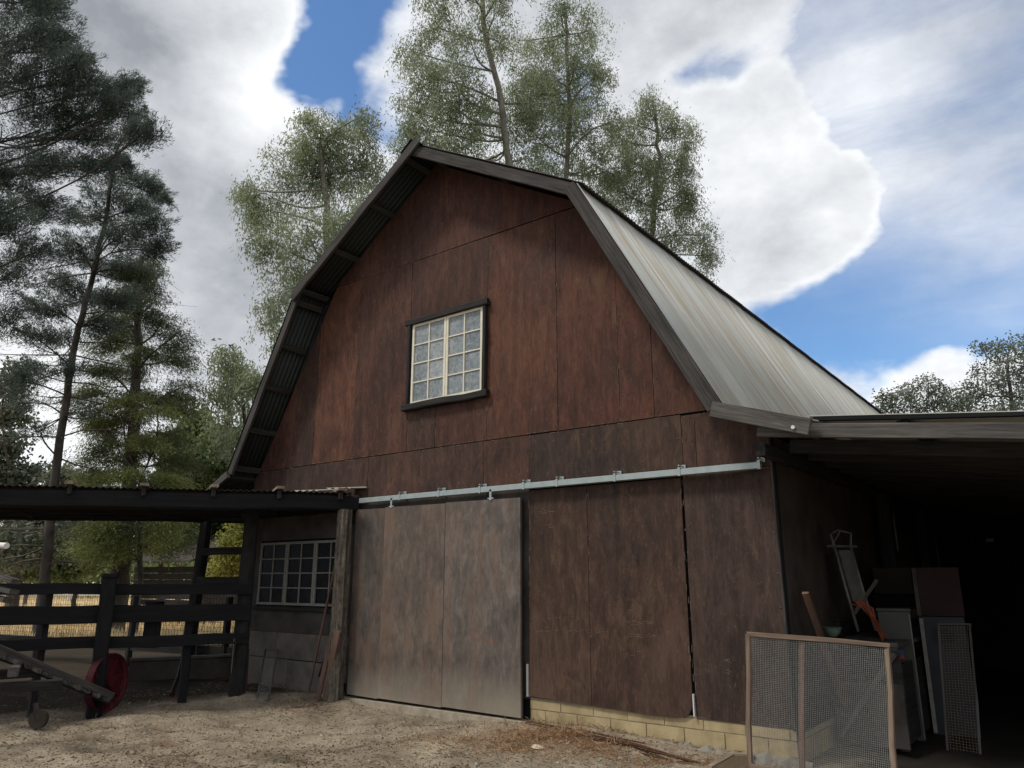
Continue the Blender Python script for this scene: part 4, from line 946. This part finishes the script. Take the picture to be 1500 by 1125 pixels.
# ------------------------------------------------------------------ rusty rods, weeds, litter, stones
rr = np.random.default_rng(9)
for i in range(9):
    p0 = gnd(758+i*14+rr.uniform(-8, 8), 1064+i*3.4+rr.uniform(-4, 4)); p1 = gnd(915+i*15+rr.uniform(-15, 15), 1098+i*2.8+rr.uniform(-4, 4))
    p0[2] = gz(p0[0], p0[1])+.035+.014*(i % 3); p1[2] = gz(p1[0], p1[1])+.025+.01*(i % 2); m_ = (p0+p1)/2; m_[2] += .01
    o = Acc().tube([p0, m_, p1], .0075, 6).obj('rusty_rod', M['rust'], None, tuple(p0)); tag(o, 'one of the rusty iron rods lying in the weeds by the block wall', 'rod', 'rusty rods on the ground')
def leaves_mesh(P_, D_, Ln, Wd, r):
    n = len(P_); D_ = D_/np.maximum(1e-6, np.linalg.norm(D_, axis=1, keepdims=True)); q = r.normal(size=(n, 3)); S = np.cross(D_, q); S /= np.maximum(1e-6, np.linalg.norm(S, axis=1, keepdims=True))
    Ln = np.asarray(Ln).reshape(-1, 1)*np.ones((n, 1)); Wd = np.asarray(Wd).reshape(-1, 1)*np.ones((n, 1))
    m_ = P_+D_*Ln*.45; vs = np.stack([P_, m_+S*Wd/2, P_+D_*Ln, m_-S*Wd/2], 1).reshape(-1, 3); fs = np.arange(4*n).reshape(n, 4); return vs, fs
def leafobj(name, P_, D_, Ln, Wd, mat, r, parent=None, loc=(0, 0, 0), kind=None):
    vs, fs = leaves_mesh(P_, D_, Ln, Wd, r); me = bpy.data.meshes.new(name); fastmesh(me, vs-np.array(loc), fs); o = link(name, me, mat, parent, loc)
    if kind: o['kind'] = kind
    return o
def scatter(n, r):
    px = r.uniform(-60, 1250, n); py = 1010+r.uniform(0, 1, n)**.8*150
    P_ = np.array([gnd(a, b_) for a, b_ in zip(px, py)]); ok = (P_[:, 1] < -.12) | (P_[:, 0] < BX0); P_ = P_[ok]; P_[:, 2] = gz(P_[:, 0], P_[:, 1]); return P_
r = np.random.default_rng(21)
P_ = scatter(16000, r); P_[:, 2] += .004; D_ = r.normal(size=P_.shape); D_[:, 2] *= .25
leafobj('leaf_litter', P_, D_, r.uniform(.012, .045, len(P_)), r.uniform(.006, .018, len(P_)), M['litter'], r, kind='stuff')
# pebbles: squashed octahedra
P_ = scatter(9000, r); n = len(P_); s_ = r.uniform(.003, .010, (n, 1))*(1+2.0*(r.uniform(size=(n, 1)) > .97)); oc_ = np.array([(1, 0, 0), (0, 1, 0), (-1, 0, 0), (0, -1, 0), (0, 0, .7), (0, 0, -.7)], float)
vs = (P_[:, None, :]+oc_[None]*s_[:, None, :]*r.uniform(.6, 1.3, (n, 6, 1))).reshape(-1, 3)
ff = np.array([(0, 1, 4), (1, 2, 4), (2, 3, 4), (3, 0, 4), (1, 0, 5), (2, 1, 5), (3, 2, 5), (0, 3, 5)]); fs = (np.arange(n)[:, None, None]*6+ff[None]).reshape(-1, 3)
me = bpy.data.meshes.new('pebbles'); fastmesh(me, vs, fs); o = link('pebbles', me, M['pebble']); o['kind'] = 'stuff'
# dry weed drifts
def weeds(name, cs, n, mat, r, L0=.05, L1=.16, label=None):
    P_ = []
    for (px, py, sx, sy, h, w_) in cs:
        k2 = int(n*w_)
        q = np.array([gnd(px+r.normal()*sx, min(1160, py+r.normal()*sy)) for _ in range(k2)]); q[:, 2] = gz(q[:, 0], q[:, 1])+np.abs(r.normal(size=k2))*h; P_.append(q)
    P_ = np.concatenate(P_); P_[:, 1] = np.minimum(P_[:, 1], -.03); D_ = r.normal(size=P_.shape); D_[:, 2] = D_[:, 2]*.45+.1
    o = leafobj(name, P_, D_, r.uniform(L0, L1, len(P_)), r.uniform(.003, .007, len(P_)), mat, r, kind='stuff'); return o
weeds('dry_weeds', [(795, 1088, 34, 7, .03, .40), (845, 1088, 13, 5, .05, .12), (870, 1104, 34, 6, .025, .18), (750, 1103, 50, 8, .01, .22), (950, 1112, 50, 5, .01, .10), (1045, 1112, 40, 4, .01, .04), (690, 1097, 70, 9, .006, .12), (1150, 1118, 30, 4, .01, .06)], 6800, M['straw'], r, .03, .13)
weeds('dry_twigs', [(440, 1040, 26, 4, .02, .7), (250, 1110, 40, 6, .012, .5), (150, 1060, 60, 12, .01, .2)], 420, M['litter'], r, .08, .22)
weeds('dry_straw', [(x, 1070, 60, 30, .003, .1) for x in range(0, 1100, 110)], 1500, M['litter'], r, .03, .12)
weeds('wall_foot_debris', [(x, 1050+(x-790)*.155, 25, 3, .01, .1) for x in range(800, 1100, 40)]+[(430, 1008, 50, 4, .03, .5), (330, 1015, 60, 8, .03, .5)], 900, M['litter'], r, .02, .08)
c = gnd(788, 1103); c[2] = gz(c[0], c[1])+.012
vs = [c+np.array(v)*[1, 1, 1] for v in ((-.07, -.02, 0), (-.01, -.05, 0), (.06, -.03, 0), (.07, .02, 0), (.0, .04, 0), (-.06, .03, 0))]; vs += [c+(v-c)*.7+[0, 0, .022] for v in vs]
o = meshobj('pale_stone', vs, [(0, 1, 7, 6), (1, 2, 8, 7), (2, 3, 9, 8), (3, 4, 10, 9), (4, 5, 11, 10), (5, 0, 6, 11), (6, 7, 8, 9, 10, 11)], M['pale_chip'], None, tuple(c)); tag(o, 'flat cream-coloured stone chip in the dry weeds', 'stone')
# grass blades of the field's near edge
n = 26000; px = r.uniform(-150, 420, n); dd = 19+r.uniform(0, 1, n)**1.6*42
P_ = np.array([CAM+(RT*(a-750)/1137.+np.array([FW[0], FW[1], 0])/math.cos(PITCH))*b_ for a, b_ in zip(px, dd)]); P_[:, 2] = .0
D_ = r.normal(size=P_.shape)*.35; D_[:, 2] = 1
leafobj('dry_grass', P_, D_, r.uniform(.12, .4, n), r.uniform(.015, .04, n), M['fieldgrass'] if 'fieldgrass' in M else leafm('straw_grass', (.42, .31, .15), (.68, .53, .30), (.85, .72, .48), .3), r, kind='stuff')  # blades lightened with the field, sunlight in the colour

# ------------------------------------------------------------------ trees
DK = {'euc': 2.0, 'con': 2.2, 'droop': 1.5, 'bl': 2.4}
def rnd_in(r, n, pw=.45):
    v = r.normal(size=(n, 3)); v /= np.linalg.norm(v, axis=1, keepdims=True); return v*r.uniform(0, 1, (n, 1))**pw
def bow(p0, p1, r, k_=.12, n=5, sag=0.):
    d = np.linalg.norm(p1-p0); o_ = r.normal(size=3)*d*k_; o_[2] += sag*d
    return [p0+(p1-p0)*t+o_*math.sin(math.pi*t) for t in np.linspace(0, 1, n)]
def tree(name, label, cat, trunk, clumps, depth, style, lmat, bmat, dens=1., seed=1, tr0=.3, tr1=.08, group=None, ll_=(.09, .17), lw=(.018, .03), dj=1.5, up_t=0., limb_k=1., dead=0):
    """trunk: [(px,py)] low->high ; clumps: (px,py,rx,ry[,w])"""
    r = np.random.default_rng(seed); tp = [at(x, y, depth+0*i) for i, (x, y) in enumerate(trunk)]
    b0 = tp[0]*np.array([1, 1, 0]); b0[2] = -.1
    pts = [b0]+[p for p in tp if p[2] > .3]; root = thing(name, label, cat, (b0[0], b0[1], 0), group)
    wood_ = Acc(); n = len(pts); fine = []
    for i in range(len(pts)-1):
        s_ = pts[i]; 
    tot = np.cumsum([0]+[np.linalg.norm(pts[i+1]-pts[i]) for i in range(n-1)]); rs = [tr0+(tr1-tr0)*t/tot[-1] for t in tot]
    dense = []; dr_ = []
    for i in range(n-1):
        for t in np.linspace(0, 1, 5)[:-1]: dense.append(pts[i]*(1-t)+pts[i+1]*t); dr_.append(rs[i]*(1-t)+rs[i+1]*t)
    dense.append(pts[-1]); dr_.append(rs[-1]); jit_ = [0, *(r.normal(0, .12*tr0, len(dense)-1))]
    dense = [p+RT*j for p, j in zip(dense, jit_)]; wood_.tube(dense, dr_, 8)
    LP, LD, LL = [], [], []
    for cl_ in clumps:
        px, py, rx, ry = cl_[:4]; w = cl_[4] if len(cl_) > 4 else 1.
        dp = depth+r.uniform(-dj, dj); c = at(px, py, dp); rx_, ry_ = rx*dp/1100., ry*dp/1100.; rd = (rx_+ry_)/2
        low = [i for i, p in enumerate(dense) if p[2] < c[2]-.15*abs(c[0]-p[0])]; i0 = min(low or [0], key=lambda i: np.linalg.norm((dense[i]-c)*[1, 1, .75])); s0 = dense[i0]; r0 = min(dr_[i0]*.5, .02+rd*.028)*limb_k
        limb = bow(s0, c, r, .08, 6, -.05 if style != 'con' else .03); wood_.tube(limb, list(np.linspace(r0, .018, 6)), 6)
        nt_ = int(dens*w*DK[style]*(6+rx_*ry_*16)); tips = rnd_in(r, nt_, .42); tips = c+RT*(tips[:, :1]*rx_)+np.array([0, 0, 1.])*(tips[:, 1:2]*ry_)+np.array([FW[0], FW[1], 0])*(tips[:, 2:]*rd)
        for ti, t in enumerate(tips):
            if ti % 8 == 0:
                sP = limb[3+int(r.integers(0, 3))]; tw = bow(sP, t, r, .10, 4, .05 if style == 'euc' else 0.); wood_.tube(tw, list(np.linspace(.016, .005, 4)), 4, cap=False)
            if style == 'euc':
                m_ = int(r.integers(46, 80)); sp = r.uniform(.18, .38)
                dn = np.array([r.normal()*.35, r.normal()*.35, -1.]); ln = r.uniform(.25, .85)
                q = t+dn*(r.uniform(0, 1, (m_, 1))*ln)+r.normal(size=(m_, 3))*sp*[1, 1, .7]*.55
                D = r.normal(size=(m_, 3))*.55; D[:, 2] -= .75
            elif style == 'con':
                outv = t-s0; outv[2] *= .3; outv /= (np.linalg.norm(outv)+1e-6); ax_ = outv*(1. if not up_t else .7)+np.array([0, 0, r.uniform(-.25, .45)+up_t])+r.normal(size=3)*(.25+.3*up_t); ax_ /= np.linalg.norm(ax_)
                m_ = int(r.integers(105, 170)); ln = r.uniform(.3, .75); u = r.uniform(0, 1, (m_, 1)); lat = r.normal(size=(m_, 3))*.09*(1.25-u)
                q = t+ax_*ln*(u-.4)+lat*[1, 1, .55]; D = ax_*.9+lat*5+r.normal(size=(m_, 3))*.35
            elif style == 'droop':
                outv = t-s0; outv[2] = 0; outv /= (np.linalg.norm(outv)+1e-6); m_ = int(r.integers(105, 165)); u = r.uniform(0, 1, (m_, 1)); ln = r.uniform(.4, 1.0)
                q = t+outv*ln*(u-.5)+np.array([0, 0, -1.])*(u**2*ln*.45)+r.normal(size=(m_, 3))*[.13, .13, .05]; D = outv*.6+np.array([0, 0, -.5])+r.normal(size=(m_, 3))*.4
            else:
                m_ = int(r.integers(26, 44)); q = t+r.normal(size=(m_, 3))*.20*[1, 1, .8]; D = r.normal(size=(m_, 3))
            LP.append(q); LD.append(D)
    for q_ in range(dead):
        i0 = int(r.integers(len(dense)//5, int(len(dense)*.75))); s0 = dense[i0]; sg = 1 if r.random() < .5 else -1; l_ = r.uniform(.8, 2.4)
        e0 = s0+RT*sg*l_+np.array([FW[0], FW[1], 0])*r.normal()*.6+np.array([0, 0, r.uniform(-.7, .25)*l_*.5]); bp = bow(s0, e0, r, .08, 5, -.04); wood_.tube(bp, list(np.linspace(.022, .005, 5)), 4, cap=False)
        for _ in range(4):
            m0 = bp[int(r.integers(2, 5))]; wood_.tube([m0, m0+r.normal(size=3)*.22+RT*sg*.15, m0+r.normal(size=3)*.3+RT*sg*.4-[0, 0, .1]], [.007, .005, .003], 3, cap=False)
    P_ = np.concatenate(LP); D_ = np.concatenate(LD); n = len(P_)
    keep = P_[:, 2] > .05; P_, D_ = P_[keep], D_[keep]; n = len(P_)
    wood_.obj('trunk', bmat, root, tuple(b0), smooth=True)
    leafobj('crown', P_, D_, r.uniform(*ll_, n), r.uniform(*lw, n), lmat, r, root, tuple(b0)); return n
NL = 0
# eucalyptus behind the barn
EU = 'tall grey-green eucalyptus trees behind the barn'
NL += tree('eucalyptus_tree', 'broad eucalyptus with hanging foliage, left of the barn ridge', 'tree', [(470, 820), (475, 600), (480, 420), (478, 300), (470, 210)],
     [(490, 225, 70, 50), (470, 195, 48, 36), (515, 190, 38, 30), (430, 230, 48, 38), (480, 260, 60, 45), (540, 240, 30, 45), (400, 290, 42, 38), (370, 305, 30, 34), (450, 330, 60, 45), (510, 320, 50, 40),
      (395, 350, 38, 30), (425, 400, 38, 34), (470, 390, 45, 40), (410, 440, 26, 30), (400, 480, 16, 30, .8), (360, 270, 18, 22), (545, 300, 26, 40), (450, 170, 20, 14), (530, 170, 22, 14)],
     24, 'euc', M['euc'], M['bark_pale'], 1.0, 1, .3, .06, EU, ll_=(.10, .18), lw=(.026, .040))
NL += tree('eucalyptus_tree', 'tallest forked eucalyptus directly behind the barn ridge', 'tree', [(770, 800), (765, 400), (755, 290), (742, 220), (735, 150), (712, 60), (700, -60)],
     [(660, 150, 70, 70), (780, 150, 40, 50, .6), (640, 40, 50, 48), (620, 110, 40, 45), (600, 160, 26, 40), (665, 120, 50, 50), (690, 60, 40, 40, .7), (725, 20, 34, 38, .8), (740, 70, 30, 40, .6), (660, -30, 60, 40), (745, -40, 50, 40), (630, 190, 45, 38), (690, 185, 50, 42), (735, 160, 38, 40),
      (650, 225, 40, 26), (720, 235, 40, 26), (605, 75, 22, 26), (590, 205, 20, 24), (770, 230, 30, 30)],
     27, 'euc', M['euc'], M['bark_pale'], .9, 2, .27, .07, EU, ll_=(.10, .18), lw=(.026, .040))
NL += tree('eucalyptus_tree', 'eucalyptus crowding the right shoulder of the tallest forked one', 'tree', [(830, 800), (830, 400), (828, 280), (835, 180), (830, 80), (828, 20)],
     [(800, 130, 60, 60), (895, 180, 20, 40, .7), (890, 250, 22, 40), (830, 15, 36, 28), (865, 45, 28, 34), (800, 60, 36, 36), (840, 90, 42, 40), (875, 110, 24, 34), (775, 120, 36, 38), (810, 150, 45, 40), (855, 170, 38, 40), (775, 190, 40, 40), (830, 220, 50, 36), (870, 240, 30, 34), (785, 260, 36, 30), (880, 290, 28, 26), (760, 60, 22, 20, .5)],
     29, 'euc', M['euc'], M['bark_pale'], 1.05, 3, .22, .06, EU, ll_=(.10, .18), lw=(.026, .040))
NL += tree('eucalyptus_tree', 'rightmost eucalyptus whose crown droops above the sloping metal roof', 'tree', [(960, 820), (950, 420), (955, 330), (965, 230), (960, 160)],
     [(905, 200, 24, 34), (945, 250, 55, 50), (1000, 250, 26, 30), (955, 150, 34, 24), (935, 185, 34, 30), (985, 175, 30, 28), (1005, 200, 22, 26), (925, 235, 36, 32), (975, 240, 40, 34), (910, 280, 28, 30), (960, 290, 42, 34), (1005, 275, 18, 24), (950, 335, 38, 26), (995, 335, 30, 28), (1030, 345, 24, 24), (1035, 375, 20, 18), (1000, 300, 22, 26)],
     31, 'euc', M['euc'], M['bark_pale'], 1.0, 4, .3, .06, EU, ll_=(.10, .18), lw=(.026, .040))
NL += tree('eucalyptus_tree', 'small drooping eucalyptus just left of the barn eave', 'tree', [(360, 850), (362, 700), (358, 600), (350, 530)],
     [(340, 520, 22, 14, .8), (355, 545, 26, 22), (330, 570, 26, 24), (360, 590, 28, 26), (325, 610, 20, 20, .8), (350, 640, 30, 26), (375, 555, 16, 20), (335, 505, 12, 8, .7)],
     22, 'euc', M['euc'], M['bark'], .85, 5, .12, .04, EU, ll_=(.12, .22), lw=(.03, .05))
# big conifer, left edge
NL += tree('cypress_tree', 'huge dark conifer filling the upper left edge of the view', 'tree', [(-130, 860), (-110, 500), (-80, 200), (-40, -100), (-20, -300)],
     [(20, -20, 60, 40), (65, 10, 30, 26), (15, 60, 60, 40), (75, 65, 34, 26), (110, 95, 20, 12, .8), (30, 120, 60, 36), (100, 125, 40, 20), (150, 135, 34, 14), (185, 130, 16, 10), (170, 165, 34, 16), (110, 170, 44, 26), (205, 200, 28, 14), (60, 190, 55, 32), (150, 205, 40, 14, .8),
      (15, 250, 50, 34), (80, 245, 44, 22), (10, 320, 34, 34), (60, 300, 38, 26), (130, 245, 34, 10, .7), (15, 400, 26, 34, .8), (50, 370, 30, 22, .7), (10, 470, 22, 30, .7), (-60, 100, 60, 80), (-60, 300, 60, 90)],
     15, 'con', M['con_dark'], M['bark'], 2.5, 6, .5, .15, None, up_t=.45, limb_k=.55, ll_=(.05, .10), lw=(.009, .015), dj=1.)
# slender leaning conifer
NL += tree('pine_tree', 'slender conifer with a bare lower trunk leaning right', 'tree', [(64, 870), (70, 800), (80, 700), (98, 580), (112, 500), (132, 420), (152, 340), (165, 260), (172, 230)],
     [(170, 245, 20, 20), (200, 265, 30, 14), (160, 285, 34, 18), (225, 285, 24, 12), (195, 305, 36, 14), (140, 320, 36, 18), (215, 330, 32, 12), (180, 350, 40, 16), (110, 365, 36, 20), (225, 365, 26, 12), (150, 385, 44, 18), (95, 415, 34, 20), (190, 400, 36, 14),
      (75, 455, 30, 20), (130, 440, 34, 16), (170, 440, 30, 14), (60, 500, 26, 18, .8), (100, 495, 28, 14, .7), (50, 545, 26, 14, .7), (95, 545, 30, 12, .6), (150, 480, 30, 12, .7), (40, 590, 24, 12, .5), (110, 600, 26, 8, .4), (60, 635, 30, 8, .4), (30, 560, 20, 20, .7)],
     19, 'con', M['con_dark'], M['bark'], 1.75, 7, .15, .04, None, up_t=.12, limb_k=.7, dead=46, ll_=(.06, .12), lw=(.011, .018), dj=1.2)
# deodar
CL = []
rr = np.random.default_rng(14)
for i in range(13):
    y = 385+i*33; w_ = 28+62*min(1, i/5)
    for k2 in range(3 if i > 1 else 2):
        x = 205-i*1.2+(k2-1)*w_*.62+rr.uniform(-12, 12); CL.append((x, y+abs(k2-1)*14+rr.uniform(-8, 8), 27+i*.9, 17, .62))
NL += tree('cedar_tree', 'drooping cedar with yellow-green tips, second trunk from the left', 'tree', [(178, 860), (182, 780), (190, 680), (198, 560), (204, 450), (208, 375)], CL,
     21, 'droop', M['con_mid'], M['bark'], 3.2, 8, .30, .05, None, ll_=(.07, .13), lw=(.013, .022), dj=1.6)
NL += tree('cedar_tree', 'yellowish low cedar boughs in front of the dark trunk', 'tree', [(205, 860), (205, 780), (205, 700)],
     [(150, 770, 26, 22), (170, 800, 24, 20), (240, 760, 26, 22), (235, 785, 24, 18), (140, 800, 22, 18), (190, 580, 40, 10, .8), (230, 600, 30, 9, .8), (150, 620, 30, 9, .8), (225, 640, 34, 10, .8), (180, 690, 40, 12, .8), (250, 700, 24, 12, .8)],
     20, 'droop', M['con_yel'], M['bark'], 1.8, 9, .1, .04, None, ll_=(.07, .13), lw=(.013, .022), dj=1.)
# broadleaf trees and bushes behind
NL += tree('broadleaf_tree', 'rounded dark green tree between the cedar and the barn eave', 'tree', [(300, 860), (300, 780), (298, 700)],
     [(295, 625, 34, 22), (265, 655, 34, 24), (325, 650, 30, 24), (300, 680, 44, 26), (345, 690, 30, 24), (260, 700, 34, 24), (320, 715, 40, 24)], 30, 'bl', M['bush'], M['bark'], 1.6, 10, .2, .08, None, ll_=(.14, .24), lw=(.09, .15))
NL += tree('oak_tree', 'dark oak foliage low at the left edge behind the fence', 'tree', [(20, 860), (18, 780), (15, 700)],
     [(10, 560, 26, 26, .8), (15, 610, 26, 24, .8), (5, 650, 24, 20), (40, 700, 40, 22), (10, 740, 36, 30), (60, 760, 36, 26), (90, 700, 26, 14, .8), (30, 800, 50, 34), (95, 790, 34, 34), (0, 690, 30, 26)], 26, 'bl', M['oak'], M['bark'], 1.5, 12, .25, .1, None, ll_=(.12, .20), lw=(.08, .13))
BG = 'bushes and trees beyond the corral'
for k2, (lab, cls, d, mt) in enumerate((
    ('leafy green bush left of the slender conifer trunk', [(20, 800, 45, 34), (45, 830, 40, 20), (-30, 790, 40, 40)], 30, 'bush'),
    ('leafy green bush between the slender conifer and the cedar', [(110, 770, 36, 34), (130, 810, 34, 28), (95, 830, 34, 18), (120, 720, 34, 20, .8), (140, 740, 30, 24)], 31, 'bush'),
    ('light green bush right of the cedar trunk', [(235, 740, 32, 30), (270, 780, 30, 26), (225, 775, 24, 24)], 29, 'lime'),
    ('green bush seen just left of the rear log post', [(262, 740, 30, 22), (300, 775, 26, 24), (280, 800, 20, 14, .7)], 34, 'bush'),
    ('tall green bush seen between the rear log post and the barn corner', [(330, 770, 30, 20), (345, 800, 26, 26), (315, 815, 22, 24), (300, 760, 22, 24), (355, 750, 26, 20), (375, 790, 20, 40)], 31, 'bush'))):
    NL += tree('bush', lab, 'bush', [(cls[0][0], 870), (cls[0][0], 820), (cls[0][0], cls[0][1])], cls, d, 'bl', M[mt], M['bark'], 1.2, 20+k2, .12, .04, BG, ll_=(.14, .24), lw=(.09, .15), dj=1.)
NL += tree('yellow_bush', 'yellow autumn bush behind the pen rails by the barn corner', 'bush', [(340, 870), (340, 830), (340, 800)], [(345, 830, 20, 18), (325, 838, 18, 14), (352, 790, 12, 22), (335, 808, 14, 16, .8), (360, 760, 8, 12, .7)], 24, 'bl', M['yellow'], M['bark'], 2.2, 31, .06, .03, None, ll_=(.08, .13), lw=(.05, .08), dj=.5)
NL += tree('red_leaved_tree', 'reddish autumn tree far behind the cedar', 'tree', [(262, 860), (262, 800), (262, 770)], [(268, 775, 26, 26, .8), (290, 790, 20, 22, .8), (245, 760, 16, 12, .7)], 42, 'bl', M['redleaf'], M['bark'], 1.1, 33, .15, .06, None, ll_=(.14, .22), lw=(.08, .14), dj=.5)
NL += tree('red_leaved_tree', 'reddish autumn foliage at far left behind the slender trunk', 'tree', [(40, 860), (40, 800)], [(35, 770, 26, 14, .8), (60, 785, 20, 12, .8)], 42, 'bl', M['redleaf'], M['bark'], 1.1, 34, .12, .06, None, ll_=(.14, .22), lw=(.08, .14), dj=.5)
# far hedge mass so the horizon closes
r = np.random.default_rng(77); P_ = []
for i in range(130):
    px = r.uniform(-200, 480); d = r.uniform(60, 75); top = r.uniform(795, 828); c = at(px, (top+846)/2, d); k2 = 330
    P_.append(c+r.normal(size=(k2, 3))*[1.6, 1.6, .9*(846-top)/1100*d*.45])
P_ = np.concatenate(P_); P_ = P_[P_[:, 2] > 0]; leafobj('far_thicket', P_, r.normal(size=P_.shape), r.uniform(.25, .5, len(P_)), r.uniform(.15, .3, len(P_)), M['bush'], r, kind='stuff')
# oaks at right beyond the lean-to
NL += tree('oak_tree', 'grey-green oak at the right edge, tallest above the lean-to', 'tree', [(1500, 830), (1490, 650), (1480, 580), (1475, 530)],
     [(1480, 510, 24, 18), (1455, 545, 28, 22), (1500, 535, 30, 26), (1430, 575, 28, 22), (1475, 580, 40, 26), (1520, 500, 26, 24), (1530, 570, 40, 30), (1400, 590, 20, 16), (1440, 510, 12, 8, .7), (1460, 610, 50, 20)], 36, 'bl', M['oak'], M['bark'], .62, 41, .25, .06, 'oaks beyond the right lean-to', ll_=(.10, .18), lw=(.06, .10))
NL += tree('oak_tree', 'lower grey-green oak between the metal roof and the right-hand oak', 'tree', [(1345, 830), (1345, 700), (1345, 620)],
     [(1300, 585, 24, 14), (1330, 575, 22, 16), (1360, 560, 16, 16, .8), (1375, 580, 20, 20), (1345, 600, 50, 16), (1290, 605, 30, 14), (1395, 600, 30, 16)], 38, 'bl', M['oak'], M['bark'], .6, 42, .2, .06, 'oaks beyond the right lean-to', ll_=(.10, .18), lw=(.06, .10))
print('leaves', NL)

# ------------------------------------------------------------------ far shed behind the fence
fs_ = thing('far_shed', 'low dark board-sided shed in the trees behind the corral', 'shed', tuple(at(235, 860, 27)*[1, 1, 0])); w0, w1 = at(196, 850, 27.), at(290, 850, 25.5)
for i in range(9):
    z = .10+i*.22; beam('siding_board', (w0[0], w0[1], z), (w1[0], w1[1], z), .03, .20, M['dark_wood'], fs_, jit=.005)
v = (w1-w0); nb = np.array([-v[1], v[0], 0.]); nb /= np.linalg.norm(nb); nb = nb if nb @ FW > 0 else -nb; z2 = 2.1
meshobj('roof', [(*(w0-nb*.4)[:2], z2), (*(w1-nb*.4)[:2], z2), (*(w1+nb*3)[:2], z2+1.2), (*(w0+nb*3)[:2], z2+1.2), (*(w0-nb*.4)[:2], z2+.06), (*(w1-nb*.4)[:2], z2+.06), (*(w1+nb*3)[:2], z2+1.26), (*(w0+nb*3)[:2], z2+1.26)], [(0, 3, 2, 1), (4, 5, 6, 7), (0, 1, 5, 4), (1, 2, 6, 5), (2, 3, 7, 6), (3, 0, 4, 7)], M['dark_ply'], fs_)
meshobj('end_wall', [(*w1[:2], 0), (*(w1+nb*3)[:2], 0), (*(w1+nb*3)[:2], z2+1.2), (*w1[:2], z2)], [(0, 1, 2, 3)], M['dark_ply'], fs_)
# white rail and posts in the field
wr = thing('white_rail', 'low white rail fence crossing the dry field', 'fence', tuple(gnd(80, 880)))
w0, w1 = gnd(15, 886), gnd(175, 882)
beam('rail', w0+[0, 0, .55], w1+[0, 0, .5], .06, .12, M['white_print'], wr)
for t in (0., .5, 1.): beam('post', w0+(w1-w0)*t, w0+(w1-w0)*t+[0, 0, .75], .1, .1, M['white_print'], wr)
o = beam('white_post', at(30, 860, 30)*[1, 1, 0], at(30, 848, 30)+[0, 0, .0], .12, .12, M['white_print']); tag(o, 'short white post standing beyond the left end of the corral', 'post')
